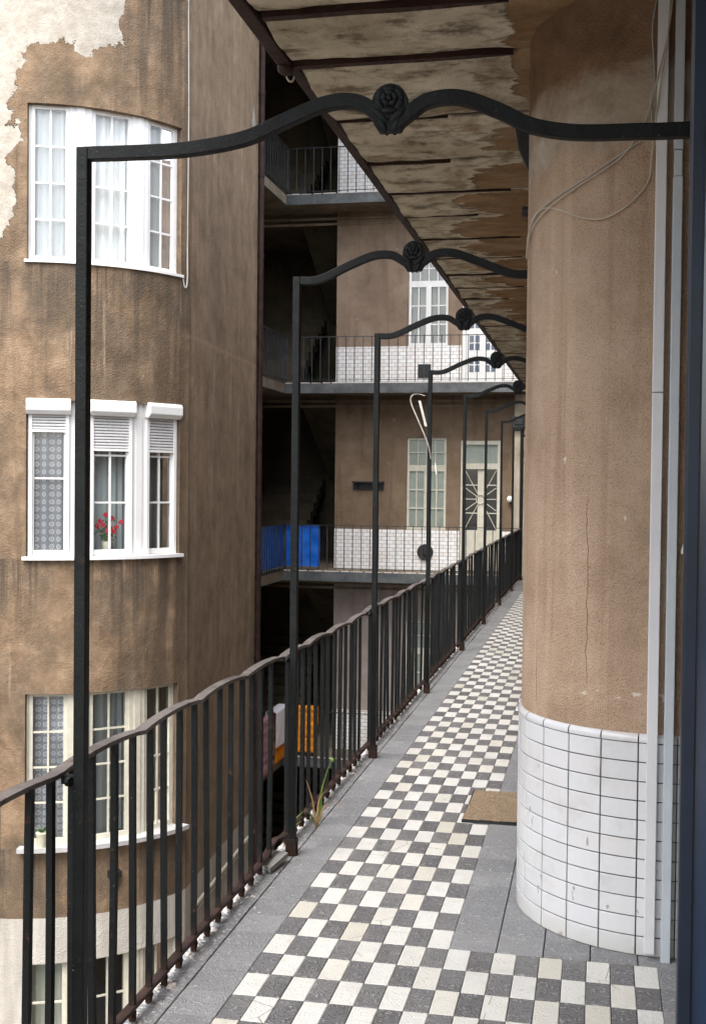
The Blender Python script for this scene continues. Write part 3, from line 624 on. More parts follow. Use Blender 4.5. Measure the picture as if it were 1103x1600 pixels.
MB().tube([(0.315, FY - 0.035, 1.47), (0.315, FY - 0.035, 3.44)], 0.017, 12).build('upper_pipe', 'paint_white', pp, True)
MB().tube([(0.315, FY - 0.035, 0.0), (0.315, FY - 0.035, 1.36)], 0.019, 12).build('lower_pipe', 'pipe_green', pp, True)
MB().tube([(0.315, FY - 0.035, 1.425), (0.315, FY - 0.035, 1.435), (0.315, FY - 0.035, 1.47), (0.315, FY - 0.035, 1.50)], [0.030, 0.031, 0.021, 0.0175], 14).build('collar', 'paint_white', pp, True)
MB().tube([(0.315, FY - 0.035, 1.34), (0.315, FY - 0.035, 1.425)], 0.024, 12).build('coupling', 'pipe_green', pp, True)
def on_col(px, z, d=0.010):                     # point on the corner at world x
    dx = px - CX
    if dx >= 0: return (px, FY - d, z)
    rr_ = CR + d; return (px, CY - math.sqrt(max(rr_ * rr_ - dx * dx, 0)), z)
def cable(pts, rad, mat, label): tag(MB().tube(smooth_pts(pts, 7), rad, 7).build('cable', mat, None, True), label, 'cable', 'cables on the corner')
cable([on_col(0.19, 3.43, .016), on_col(0.163, 3.26, .014), on_col(0.168, 3.14), on_col(0.172, 3.06), on_col(0.158, 3.0), on_col(0.165, 2.94), on_col(0.162, 2.885), on_col(0.10, 2.845), on_col(0.02, 2.80), on_col(-0.07, 2.755), on_col(-0.15, 2.725), on_col(-0.22, 2.70), on_col(-0.262, 2.665), on_col(-0.283, 2.61)], 0.0026, 'cable_grey', 'thin grey cable slung across the rounded corner, upper of a twisted pair')
cable([on_col(0.235, 3.43, .060), on_col(0.215, 3.22, .055), on_col(0.185, 3.08, .050), on_col(0.16, 2.98, .03), on_col(0.135, 2.91), on_col(0.105, 2.86), on_col(0.06, 2.81), on_col(0.0, 2.775), on_col(-0.09, 2.735), on_col(-0.17, 2.70), on_col(-0.235, 2.665), on_col(-0.268, 2.63), on_col(-0.283, 2.58)], 0.0026, 'cable', 'thin beige cable slung across the rounded corner, lower of a twisted pair')
cable([on_col(0.222, 3.43, .060), on_col(0.212, 3.2, .058), on_col(0.193, 3.05, .055), on_col(0.176, 2.92, .045), on_col(0.166, 2.80, .02), on_col(0.16, 2.73), on_col(0.13, 2.68), on_col(0.07, 2.63), on_col(0.0, 2.605), on_col(-0.07, 2.62), on_col(-0.14, 2.66), on_col(-0.20, 2.69), on_col(-0.24, 2.69), on_col(-0.268, 2.66), on_col(-0.281, 2.60), on_col(-0.285, 2.54)], 0.0025, 'cable', 'loose tan cable sagging in a curl below the twisted pair')
wb = thing('wall_bracket', 'small black iron bracket on the house wall just beyond the rounded corner', 'bracket', (-0.30, 5.02, 2.95))
MB().prism([(-0.288, 5.00, 3.16), (-0.36, 5.00, 3.16), (-0.345, 5.00, 3.06), (-0.288, 5.00, 2.93)], (0, 0.05, 0)).build('plate', 'black', wb, False, 0.004)
MB().tube([(-0.288, 5.02, 2.80), (-0.325, 5.02, 2.80)], 0.022, 10).build('stud', 'black', wb, True)

# ------------------------------------------------------------------ gallery railing and iron arches
XR = -1.370
POSTS = [0.65, 2.87, 5.08, 7.02, 9.32, 11.84, 14.15, 16.48, 18.79, 21.05]
gr = thing('gallery_railing', 'long black iron railing with scalloped handrail along the tiled walkway', 'railing', (XR, 10, 0))
pts = []; allp = [-1.5] + POSTS + [YE]
def rail_z(y):
    for a, c in zip(allp, allp[1:]):
        if a <= y <= c: break
    t = (y - a) / (c - a); q = (t * 4) % 1; amp = 0.016 if a < 4 else 0.015
    return 0.872 + amp * (abs(math.sin(math.pi * q)) ** 0.75) + 0.006 * math.sin(a * 3.1 + t * 2) + (0.012 if a < 4 else 0.0)
for a, c in zip(allp, allp[1:]):
    for i in range(40): y = a + (c - a) * i / 40; pts.append((XR + 0.004 * math.sin(y * 4.1), y, rail_z(y + 1e-6)))
pts.append((XR, YE, 0.87))
MB().sweep(pts, 0.036, 0.013, (1, 0, 0)).build('handrail', 'handrail', gr)
bp = []; y = -1.5
while y <= YE:
    bp.append((XR, y, 0.052 + 0.004 * math.sin(y * 5) + (0.03 * math.exp(-((y - 5.0) / 0.10) ** 2)))); y += 0.05
MB().sweep(bp, 0.030, 0.012, (1, 0, 0)).build('bottom_rail', 'rust', gr)
barm = []
for k in range(5):
    b = MB(); p = []
    for i in range(9): t = i / 8; p.append((0.0012 * math.sin(k * 2 + t * 3), 0.0015 * math.sin(k * 1.7 + t * 4.1), 0.004 + t * 0.872))
    b.sweep(p, 0.0185, 0.016, (1, 0, 0)); b.ell((0, 0, 0.03), 0.016, 0.016, 0.024, 6, 4); barm.append(b.mesh('bar', 'iron', Vector((0, 0, 0))))
y = -1.42; k = 0
while y < YE - 0.05:
    if min(abs(y - p) for p in POSTS) > 0.045:
        o = bpy.data.objects.new('bar', barm[k % 5]); COL.objects.link(o); place(o, Vector((XR + rnd.uniform(-.004, .004), y + rnd.uniform(-.01, .01), 0)), gr)
        o.rotation_euler = (rnd.gauss(0, .008), rnd.gauss(0, .006), rnd.uniform(-.2, .2)); o.scale.z = (rail_z(y) - 0.004) / 0.876; k += 1
    y += 0.141
def rosette():
    b = MB(); out = []
    for x, z in [(-0.026, -0.058), (0.026, -0.058), (0.038, -0.040), (0.046, -0.015), (0.044, 0.0)]: out.append((x, -0.012, z))
    for i in range(1, 12): a = math.pi * i / 12; out.append((0.044 * math.cos(a), -0.012, 0.012 + 0.046 * math.sin(a)))
    for x, z in [(-0.044, 0.0), (-0.046, -0.015), (-0.038, -0.040)]: out.append((x, -0.012, z))
    b.prism(out, (0, 0.024, 0))
    for sy in (-1, 1):
        yb = sy * 0.011
        b.ell((0, yb + sy * 0.004, 0.022), 0.008, 0.006, 0.008, 10, 6)
        for i in range(5):
            a = math.pi / 2 + i * 2 * math.pi / 5; b.ell((0.014 * math.cos(a), yb + sy * 0.0025, 0.022 + 0.013 * math.sin(a)), 0.008, 0.0045, 0.012, 10, 6, Matrix.Rotation(-a, 3, 'Y'))
        for i in range(6):
            a = (i + .5) * 2 * math.pi / 6; b.ell((0.028 * math.cos(a), yb, 0.019 + 0.025 * math.sin(a)), 0.010, 0.0042, 0.018, 10, 6, Matrix.Rotation(-a, 3, 'Y'))
        for q in (-1, 1):
            b.ell((q * 0.023, yb + sy * 0.002, -0.018), 0.028, 0.0048, 0.010, 10, 6, Matrix.Rotation(q * -0.75, 3, 'Y'))
            b.ell((q * 0.018, yb + sy * 0.001, -0.040), 0.024, 0.0042, 0.009, 10, 6, Matrix.Rotation(q * -1.1, 3, 'Y'))
        b.ell((0, yb + sy * 0.003, -0.008), 0.020, 0.0048, 0.008, 10, 6)
    b.sm = True; return b
ros = rosette()
def arch_frame(y, prof, top, rx, rz, rs, label):
    t = thing('iron_arch', label, 'iron arch', (-1.318, y, 0), 'iron arches over the gallery')
    b = MB(); lean = rnd.uniform(-.003, .003)
    b.box(-1.325, -1.293, y - 0.015, y + 0.016, 0.0, top + 0.017); b.box(-1.333, -1.286, y - 0.022, y + 0.022, 0.0, 0.075); o = b.build('post', 'iron', t, False, 0.003)
    bolt = MB(); bolt.tube([(-1.337, y - 0.02, 0.872), (-1.326, y - 0.024, 0.872)], 0.013, 8); bolt.box(XR + 0.010, -1.326, y - 0.010, y + 0.010, 0.862, 0.884); bolt.build('clamp', 'iron', o)
    for seg in prof:
        P = smooth_pts([(x, y, z) for x, z in seg], 7); o = MB().sweep(P, 0.030, 0.034, (0, 1, 0)).build('arch_bar', 'iron', t, False, 0.003)
    b = MB(); b.v = [Vector((rx + p.x * rs, y + p.y * rs, rz + p.z * rs)) for p in ros.v]; b.f = ros.f; b.build('rosette', 'iron', t, True)
    return t
P1 = ([(-1.293, 2.496), (-1.19, 2.494), (-1.034, 2.495), (-0.882, 2.514), (-0.783, 2.55), (-0.685, 2.586), (-0.621, 2.594), (-0.575, 2.583), (-0.54, 2.556), (-0.52, 2.535)],
      [(-0.495, 2.530), (-0.461, 2.556), (-0.414, 2.584), (-0.336, 2.586), (-0.244, 2.550), (-0.167, 2.511), (-0.062, 2.490), (0.086, 2.485), (0.206, 2.483), (0.89, 2.483)])
P2 = ([(-1.293, 2.546), (-1.206, 2.550), (-1.077, 2.606), (-0.97, 2.646), (-0.89, 2.648), (-0.845, 2.625), (-0.81, 2.600)],
      [(-0.77, 2.600), (-0.735, 2.625), (-0.69, 2.648), (-0.61, 2.646), (-0.503, 2.606), (-0.374, 2.555), (-0.287, 2.549)])
P1b = ([(x, z + .03) for x, z in P1[0]], [(x, z + .03) for x, z in P1[1]])
ORD = ['tall black iron arch with rosette whose bar meets the open navy door', 'black iron arch with rosette, next beyond the one meeting the navy door', 'black iron arch with rosette, third counting away from the navy door', 'black iron arch whose post holds a torn strip of pale plastic']
arch_frame(POSTS[0], P1b, 2.53, -0.509, 2.6, 1.0, 'black iron arch with rosette over the walkway behind the viewer')
for i, yy in enumerate(POSTS[1:]):
    lab = ORD[i] if i < 4 else 'black iron arch with rosette, %s beyond the one holding torn plastic' % ['first', 'second', 'third', 'fourth', 'fifth'][i - 4]
    if i == 0: arch_frame(yy, P1, 2.496, -0.509, 2.570, 1.0, lab)
    else: arch_frame(yy, P2, 2.546, -0.789, 2.640, 1.12, lab)
# torn plastic strip on the fourth post
b = MB(); b.sweep(smooth_pts([(-1.29, 9.30, 1.86), (-1.315, 9.28, 1.98), (-1.39, 9.27, 2.16), (-1.45, 9.27, 2.30), (-1.445, 9.28, 2.36), (-1.40, 9.29, 2.375), (-1.345, 9.29, 2.36)], 8), 0.022, 0.002, (0.3, 0.95, 0))
b.sweep(smooth_pts([(-1.335, 9.29, 2.12), (-1.36, 9.28, 2.22), (-1.385, 9.27, 2.32)], 5), 0.02, 0.002, (0.9, 0.4, 0)); b.tube([(-1.26, 9.32, 1.83), (-1.25, 9.31, 1.74)], 0.006, 5)
tag(b.build('plastic_strip', 'strip'), 'torn curl of pale plastic strip hanging from an arch post', 'strip')

# ------------------------------------------------------------------ the house across the court: rounded bay and flat side wall
TX, TY, TR = -7.2, 15.15, 2.1
th = thing('bay_house', 'stained brown stucco house with a rounded bay of white casement windows across the court', 'house', (-7.2, 16, -7.3))
def tpt(a, z, d=0.0): return (TX + (TR - d) * math.cos(R(a)), TY + (TR - d) * math.sin(R(a)), z)
STO = [(7.85, 9.7, 'paint_white', 'top'), (4.30, 6.16, 'paint_white', 'upper'), (0.745, 2.63, 'pvc', 'mid'), (-2.75, -0.91, 'paint_cream', 'lower'), (-6.2, -4.19, 'paint_cream', 'ground')]
AW = (-76.3, -20.8); AE = -16.0
us = sorted(set([-90.0] + [AW[0] + (AW[1] - AW[0]) * i / 28 for i in range(29)] + [-88 + 3 * i for i in range(4)] + [-79, -18.4, AE])); zs = sorted({-7.3, 11.0} | {q for s in STO for q in s[:2]} | {-7.3 + 0.9 * i for i in range(20)})
wall_grid(us, zs, [(AW[0], AW[1], s[0], s[1]) for s in STO], lambda u, v, d: tpt(u, v, d), 0.20).build('bay_wall', 'tower', th, True)
e0 = tpt(AE, 0); FW = Vector((-5.43 - e0[0], 18.55 - e0[1], 0)); FL = FW.length; FT = FW.normalized(); FN = Vector((FT.y, -FT.x, 0))
def fpt(u, z, d=0.0): p = Vector((e0[0], e0[1], 0)) + FT * u - FN * d; return (p.x, p.y, z)
b = MB(); b.grid(frange(0, FL, 8), frange(-7.3, 11, 20), lambda u, z: fpt(u, z)); b.face([(-5.43, 18.55, -7.3), (-9.5, 18.55, -7.3), (-9.5, 18.55, 11), (-5.43, 18.55, 11)]); b.build('side_wall', 'tower', th)
b = MB(); b.grid([-14, -10.5, -7.2], [-7.3, -3, 2, 7, 11], lambda u, z: (u, TY - TR, z)); b.build('end_wall', 'tower', th)
MB().box(-14, -5.2, 15.2, 18.5, 11.0, 11.2).build('roof', 'concrete', th)
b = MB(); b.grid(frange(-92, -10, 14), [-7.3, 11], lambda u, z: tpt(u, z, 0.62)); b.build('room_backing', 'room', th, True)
for z in (-3.5, 0.05, 3.6, 7.1, 10.7):
    b = MB(); pts = [tpt(a, z, 0.205) for a in frange(-89, -17, 16)] + [tpt(a, z, 0.70) for a in frange(-17, -89, 16)]; b.prism(pts, (0, 0, 0.2)); b.build('floor_edge', 'room', th)
# moulding on the painted ground floor of the flat wall
for z0_, z1_, pr in ((-4.03, -3.985, 0.035), (-4.11, -4.075, 0.02)):
    P = [fpt(0.35, z0_, -pr), fpt(FL - 0.02, z0_, -pr), fpt(FL - 0.02, z0_, 0.01), fpt(0.35, z0_, 0.01)]; MB().prism(P, (0, 0, z1_ - z0_)).build('moulding', 'paint_cream', th)
class Loc:                                       # local frame of a flat casement
    def __init__(s, a0, a1, d):
        p0, p1 = Vector(tpt(a0, 0, d)), Vector(tpt(a1, 0, d)); s.o = p0; s.t = (p1 - p0).normalized(); s.w = (p1 - p0).length; s.n = Vector((s.t.y, -s.t.x, 0))
    def p(s, u, w, z): return s.o + s.t * u + s.n * w + Vector((0, 0, z))
    def box(s, b, u0, u1, w0, w1, z0, z1): return b.prism([s.p(u0, w0, z0), s.p(u1, w0, z0), s.p(u1, w1, z0), s.p(u0, w1, z0)], (0, 0, z1 - z0))
CAS = [(-75.6, -62.6), (-55.4, -40.8), (-34.8, -21.4)]
def casement(L, z0, z1, mat, cols, rows, curtain, cd_, parent, fr=0.045, top=None):
    b = MB(); L.box(b, 0, fr, -0.03, 0.02, z0, z1); L.box(b, L.w - fr, L.w, -0.03, 0.02, z0, z1); L.box(b, fr, L.w - fr, -0.03, 0.02, z0, z0 + fr + 0.02); L.box(b, fr, L.w - fr, -0.03, 0.02, z1 - fr, z1)
    win = b.build('window', mat, parent, False, 0.004)
    iw, g = L.w - 2 * fr, 0.022; zb, zt = z0 + fr + 0.02, z1 - fr
    for c in range(1, cols): b = MB(); u = fr + iw * c / cols; L.box(b, u - g / 2, u + g / 2, -0.022, 0.012, zb, zt); b.build('glazing_bar', mat, win)
    for r in range(1, rows): b = MB(); z = zb + (zt - zb) * r / rows; L.box(b, fr, L.w - fr, -0.020, 0.010, z - g / 2, z + g / 2); b.build('glazing_bar', mat, win)
    for c in range(cols):
        for r in range(rows):
            b = MB(); u = fr + iw * c / cols; z = zb + (zt - zb) * r / rows; b.face([L.p(u, -0.004, z), L.p(u + iw / cols, -0.004, z), L.p(u + iw / cols, -0.004, z + (zt - zb) / rows), L.p(u, -0.004, z + (zt - zb) / rows)]); b.build('pane', 'glass', win)
    if curtain:
        b = MB(); ph = rnd.uniform(0, 6); n = 46
        b.grid(frange(-0.02, L.w + 0.02, n), [zb - 0.05, (zb + zt) / 2, zt + 0.05], lambda u, z: L.p(u, -cd_ + 0.014 * math.sin(u * 55 + ph + 1.5 * math.sin(u * 13)), z)); b.build('curtain', curtain, win, True)
    return win
def arc_bar(name, a0, a1, z0, z1, d0, d1, mat, parent):
    n = max(3, int((a1 - a0) / 3)); A = frange(a0, a1, n); pts = [tpt(a, z0, d0) for a in A] + [tpt(a, z0, d1) for a in reversed(A)]; return MB().prism(pts, (0, 0, z1 - z0)).build(name, mat, parent)
for si, (z0, z1, mat, kind) in enumerate(STO):
    D = 0.10
    for a0, a1 in ((-62.6, -55.4), (-40.8, -34.8)):
        L = Loc(a0, a1, D); b = MB(); L.box(b, -0.004, L.w + 0.004, -0.05, 0.035, z0, z1); L.box(b, L.w * 0.3, L.w * 0.7, 0.035, 0.05, z0, z1); b.build('mullion', mat, th)
    for a0, a1 in ((-76.3, -75.6), (-21.4, -20.8)): arc_bar('jamb_strip', a0, a1, z0, z1, D - 0.02, D + 0.05, mat, th)
    for ci, (a0, a1) in enumerate(CAS):
        L = Loc(a0, a1, D)
        if kind == 'mid':
            dz = (0.0, 0.2, 0.2)[ci]
            w = casement(L, z0 + 0.01, z1 - 0.02, mat, 1 if ci == 0 else 2, 2 if ci == 0 else 3, 'lace' if ci == 0 else 'grey_sheer', 0.05 if ci == 0 else 0.22, th, 0.05)
            b = MB(); bz = 2.46
            prof = [(-0.02, bz), (0.11, bz), (0.155, bz + 0.05), (0.155, bz + 0.15), (0.13, bz + 0.19), (-0.02, bz + 0.19)]
            b.prism([L.p(-0.035, a, z) for a, z in prof], L.t * (L.w + 0.07)); b.build('shutter_box', 'pvc', w, False, 0.008)
            b = MB(); n = int((0.30 + dz - 0.1) / 0.036)
            for q in range(n):
                zt = bz - q * 0.036; b.prism([L.p(0.03, 0.035, zt), L.p(0.03, 0.050, zt - 0.006), L.p(0.03, 0.052, zt - 0.024), L.p(0.03, 0.035, zt - 0.032)], L.t * (L.w - 0.06))
            b.build('roller_shutter', 'shutter', w)
            b = MB(); zl = bz - n * 0.036; L.box(b, 0.02, L.w - 0.02, 0.03, 0.058, zl - 0.03, zl); b.build('shutter_rail', 'pvc', w)
            for u0_, u1_ in ((-0.012, 0.03), (L.w - 0.03, L.w + 0.012)): b = MB(); L.box(b, u0_, u1_, 0.02, 0.062, z0 + 0.01, bz); b.build('shutter_guide', 'pvc', w)
        elif kind == 'upper' or kind == 'top': casement(L, z0, z1, mat, 2, 4, 'sheer', 0.07, th)
        elif kind == 'lower': casement(L, z0, z1, mat, 2 if ci else 2, 4, ('lace', 'grey_sheer', 'dull_curtain')[ci], 0.12, th)
        else: casement(L, z0, z1, mat, 2, 4, ('dull_curtain', None, 'dull_curtain')[ci], 0.12, th)
    if kind == 'mid': arc_bar('sill', -77.2, -20.2, z0 - 0.035, z0 + 0.006, -0.06, 0.20, 'pvc', th)
    elif kind in ('upper', 'top'): arc_bar('sill', -77.0, -20.2, z0 - 0.03, z0 + 0.004, -0.03, 0.20, 'paint_white', th)
    elif kind == 'lower': arc_bar('sill', -78.0, -18.6, z0 - 0.05, z0 + 0.004, -0.13, 0.20, 'sill', th)
    else: arc_bar('sill', -77.0, -20.0, z0 - 0.05, z0 + 0.004, -0.08, 0.20, 'paint_cream', th)
# wall lamp under the lower window, cable beside the bay, rain pipe at the far corner
wl = thing('wall_lamp', 'small black wall lamp on a chipped patch under the bay window', 'lamp', tpt(-47, -3.28))
b = MB(); Lw = Loc(-49.2, -45.2, 0.0); Lw.box(b, 0.0, Lw.w, 0.0, 0.10, -3.20, -3.12); b.prism([Lw.p(0.02, 0.01, -3.20), Lw.p(Lw.w - 0.02, 0.01, -3.20), Lw.p(Lw.w - 0.05, 0.08, -3.33), Lw.p(0.05, 0.08, -3.33)], Lw.n * 0.04); b.build('housing', 'black', wl)
b = MB(); Lw.box(b, 0.03, Lw.w - 0.03, 0.0, 0.012, -3.12, -3.02); b.build('back_plate', 'black', wl)
tag(MB().tube(smooth_pts([tpt(-18, 10.5, -0.012), tpt(-18.2, 8, -0.012), tpt(-17.6, 6.4, -0.012), tpt(-17.8, 4.8, -0.012), tpt(-18.4, 4.25, -0.03), tpt(-19.6, 4.15, -0.03), tpt(-20.2, 4.27, -0.012)], 8), 0.008, 6).build('wall_cable', 'cable_grey', None, True), 'grey cable hanging down beside the upper bay windows', 'cable')
tag(MB().tube(smooth_pts([fpt(0.28, -3.75, -.012), fpt(0.33, -3.95, -.02), fpt(0.25, -4.25, -.02), fpt(0.10, -4.5, -.012)], 8), 0.012, 6).build('hanging_cable', 'paint_white', None, True), 'pale looped cable on the painted base of the bay house', 'cable')
rp = thing('rain_pipe', 'rusty brown rain pipe down the far corner of the bay house', 'rain pipe', (-5.37, 18.52, -7.3))
MB().tube([(-5.375, 18.50, -7.3), (-5.375, 18.50, 11)], 0.047, 12).build('pipe', 'rust', rp, True)
for z in [-6.4 + 1.3 * i for i in range(14)]: MB().tube([(-5.375, 18.50, z), (-5.375, 18.50, z + 0.06)], 0.055, 12).build('socket', 'rust', rp, True)
# flowers behind the middle window
Lf = Loc(CAS[1][0], CAS[1][1], 0.10)
fl = thing('red_flower', 'red flowering pot plant behind the shuttered bay window', 'plant', Lf.p(0.24, -0.10, 0.76))
MB().tube([Lf.p(0.25, -0.11, 0.82), Lf.p(0.25, -0.11, 0.92)], [0.05, 0.065], 12).build('pot', 'pot', fl, True)
b = MB()
heads = [(0.16, 1.17), (0.23, 1.25), (0.20, 1.12), (0.31, 1.21), (0.30, 1.08), (0.37, 1.10), (0.12, 1.11), (0.25, 1.05), (0.43, 1.16), (0.34, 1.04)]
for u, z in heads: b.tube(smooth_pts([Lf.p(0.25, -0.11, 0.9), Lf.p((u + 0.25) / 2, -0.10, (z + 0.92) / 2), Lf.p(u, -0.09, z)], 4), 0.004, 5)
b.build('stem', 'leaf', fl, True)
for u, z in heads:
    b = MB()
    for k in range(7):
        a = k * 2.4; b.ell(Lf.p(u + 0.020 * math.cos(a) * rnd.uniform(.6, 1.3), -0.075 + rnd.uniform(-.02, .01), z + 0.020 * math.sin(a) * rnd.uniform(.6, 1.3)), 0.015, 0.008, 0.012, 6, 4, Matrix.Rotation(a, 3, 'Y'))
    b.build('blossom', 'petal', fl, True)
b = MB()
for k in range(34):
    u = 0.25 + rnd.gauss(0, 0.10); z = rnd.uniform(0.93, 1.16); a = rnd.uniform(0, 6.3); l = rnd.uniform(.03, .055); c = Lf.p(u, -0.12 + rnd.uniform(-.03, .03), z); t = Lf.t * math.cos(a) + Vector((0, 0, 1)) * math.sin(a); n = Lf.n * 0.3 + t.cross(Lf.n)
    b.face([c, c + t * l * .5 + n * .010, c + t * l, c + t * l * .5 - n * .010])
b.build('foliage', 'leaf', fl)
pt_ = thing('flower_pot', 'small cream flower pot on the grey curved sill', 'flower pot', tpt(-70.5, -2.74, -0.05))
c = tpt(-70.5, 0, -0.05); MB().tube([(c[0], c[1], -2.744), (c[0], c[1], -2.60), (c[0], c[1], -2.585), (c[0], c[1], -2.57)], [0.05, 0.068, 0.075, 0.075], 14).build('pot', 'pot', pt_, True)
b = MB()
for k in range(16): a = rnd.uniform(0, 6.3); l = rnd.uniform(.05, .12); d = Vector((math.cos(a), math.sin(a), rnd.uniform(.2, 1.2))).normalized(); q = Vector((c[0], c[1], -2.57)); s_ = d.orthogonal() * .012; b.face([q, q + d * l * .5 + s_, q + d * l, q + d * l * .5 - s_])
b.build('leaves', 'leaf', pt_)

# ------------------------------------------------------------------ the rear house: facade, galleries, stair loggia
rh = thing('rear_house', 'brown rear house with stacked open galleries, white brick dado and dark stair loggia', 'house', (-4, 24, -7.3))
FYR = 22.8; XL, XRr = -5.07, -1.20
WIN = (-3.645, -2.870, 0.79, 2.59); DOR = (-2.590, -1.820, 0.02, 2.53)
for L_ in (-2, -1, 0, 1, 2):
    z0 = L_ * ST; mat = {-2: 'facade_low', -1: 'facade_low', 0: 'facade', 1: 'facade_up', 2: 'facade_up'}[L_]
    us = [XL, WIN[0], WIN[1], DOR[0], DOR[1], XRr, 0.9]; zs = sorted({z0 + q for q in (-0.18, DOR[2], WIN[2], DOR[3], WIN[3], ST - 0.18)})
    wall_grid(us, zs, [(WIN[0], WIN[1], z0 + WIN[2], z0 + WIN[3]), (DOR[0], DOR[1], z0 + DOR[2], z0 + DOR[3])], lambda u, v, d: (u, FYR + d, v), 0.16).build('wall', mat, rh)
    for a, c in ((XL + 0.002, DOR[0] - 0.012), (DOR[1] + 0.012, XRr)): MB().box(a, c, FYR - 0.014, FYR + 0.01, z0 + 0.0, z0 + (0.785 if L_ < 2 else 1.35)).build('dado', 'dado', rh)
    for dz, pr in ((ST - 0.30, 0.05), (ST - 0.40, 0.03)): MB().box(-9.0, XRr, FYR - pr, FYR + 0.005, z0 + dz, z0 + dz + 0.045).build('moulding', 'underside', rh)
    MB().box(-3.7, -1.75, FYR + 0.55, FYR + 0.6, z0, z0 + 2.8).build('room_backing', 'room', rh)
    # slab of the gallery
    b = MB(); b.box(-9.0, 0.9 if L_ != 1 else 0.9, YE + 0.02, FYR - 0.002, z0 - 0.17, z0 - 0.004); b.box(-9.0, -5.868, 18.56, YE + 0.02, z0 - 0.17, z0 - 0.004); b.box(-9.0, XL + 0.0, FYR - 0.002, 26.5, z0 - 0.17, z0 - 0.004); b.build('gallery_slab', 'underside', rh)
    b = MB(); b.box(-5.868, -1.40, YE, YE + 0.019, z0 - 0.185, z0 + 0.0); b.box(-5.887, -5.8685, 18.56, YE + 0.019, z0 - 0.185, z0 + 0.0); b.build('fascia', 'fascia', rh)
    b = MB(); x = -5.86
    while x < -1.45: w = rnd.uniform(.05, .3); b.box(x, x + w * .8, YE - 0.004, YE + 0.05, z0 + 0.0005, z0 + rnd.uniform(.008, .02)); x += w
    stuff(b.build('flaking_edge', 'mortar', rh))
    # window
    a, c, zb, zt = WIN[0] + 0.0, WIN[1], z0 + WIN[2], z0 + WIN[3]; wm = 'paint_cream' if L_ <= 0 else 'paint_white'; tr = z0 + 1.93; yf = FYR + 0.06
    b = MB()
    for x0_, x1_ in ((a, a + 0.05), (c - 0.05, c)): b.box(x0_, x1_, yf, yf + 0.06, zb, zt)
    for q0, q1 in ((zb, zb + 0.06), (tr, tr + 0.12), (zt - 0.05, zt)): b.box(a + 0.05, c - 0.05, yf - 0.004, yf + 0.056, q0, q1)
    w = b.build('window', wm, rh); mx = (a + c) / 2
    MB().box(mx - 0.05, mx + 0.05, yf - 0.008, yf + 0.052, zb + 0.06, tr).build('leaf_stile', wm, w)
    for x in (a + 0.05 + 0.1425, c - 0.05 - 0.1425): MB().box(x - 0.013, x + 0.013, yf + 0.004, yf + 0.046, zb + 0.06, tr).build('glazing_bar', wm, w)
    for r in (1, 2): q = zb + 0.06 + (tr - zb - 0.06) * r / 3; MB().box(a + 0.05, c - 0.05, yf + 0.002, yf + 0.044, q - 0.012, q + 0.012).build('glazing_bar', wm, w)
    for k in range(1, 4): x = a + 0.05 + (c - a - 0.1) * k / 4; MB().box(x - 0.010, x + 0.010, yf + 0.004, yf + 0.046, tr + 0.12, zt - 0.05).build('glazing_bar', wm, w)
    MB().box(a + 0.05, c - 0.05, yf + 0.002, yf + 0.044, (tr + zt + 0.07) / 2 - 0.01, (tr + zt + 0.07) / 2 + 0.01).build('glazing_bar', wm, w)
    PX = [a + 0.05, a + 0.1925, mx - 0.05], [mx + 0.05, c - 0.1925, c - 0.05]
    for X_ in PX:
        for x0_, x1_ in zip(X_, X_[1:]):
            for r in range(3): q0 = zb + 0.06 + (tr - zb - 0.06) * r / 3; q1 = zb + 0.06 + (tr - zb - 0.06) * (r + 1) / 3; MB().face([(x0_, yf + 0.03, q0), (x1_, yf + 0.03, q0), (x1_, yf + 0.03, q1), (x0_, yf + 0.03, q1)]).build('pane', 'frost' if L_ <= 0 else 'glass', w)
    MB().face([(a + .05, yf + 0.03, tr + .12), (c - .05, yf + 0.03, tr + .12), (c - .05, yf + 0.03, zt - .05), (a + .05, yf + 0.03, zt - .05)]).build('transom_pane', 'frost' if L_ <= 0 else 'glass', w)
    if L_ > 0:
        b = MB(); b.grid(frange(a, c, 50), [zb, zt], lambda u, z: (u, FYR + 0.22 + 0.02 * math.sin(u * 50), z)); b.build('curtain', 'dull_curtain', w, True)
    # door
    a, c, zb, zt = DOR[0], DOR[1], z0 + DOR[2], z0 + DOR[3]; mx = (a + c) / 2; b = MB()
    for x0_, x1_ in ((a, a + 0.07), (c - 0.07, c)): b.box(x0_, x1_, yf - 0.05, yf + 0.06, zb, zt)
    b.box(a + 0.07, c - 0.07, yf - 0.046, yf + 0.056, zt - 0.08, zt); dm = 'paint_white' if L_ != 0 else 'paint_cream'
    if L_ == 0:
        b.box(a + 0.07, c - 0.07, yf - 0.046, yf + 0.056, z0 + 1.98, z0 + 2.09); b.box(a + 0.07, c - 0.07, yf + 0.002, yf + 0.04, zb, z0 + 0.80); d = b.build('door', dm, rh)
        MB().box(mx - 0.06, mx + 0.06, yf - 0.002, yf + 0.05, z0 + 0.80, z0 + 1.98).build('door_stile', dm, d)
        for x0_, x1_ in ((a + 0.07, mx - 0.06), (mx + 0.06, c - 0.07)): MB().face([(x0_, yf + 0.03, z0 + .8), (x1_, yf + 0.03, z0 + .8), (x1_, yf + 0.03, z0 + 1.98), (x0_, yf + 0.03, z0 + 1.98)]).build('pane', 'glass', d)
        MB().face([(a + .07, yf + 0.03, z0 + 2.09), (c - .07, yf + 0.03, z0 + 2.09), (c - .07, yf + 0.03, zt - .08), (a + .07, yf + 0.03, zt - .08)]).build('transom_pane', 'frost', d)
        b = MB(); cz = z0 + 1.40; yg = yf - 0.02
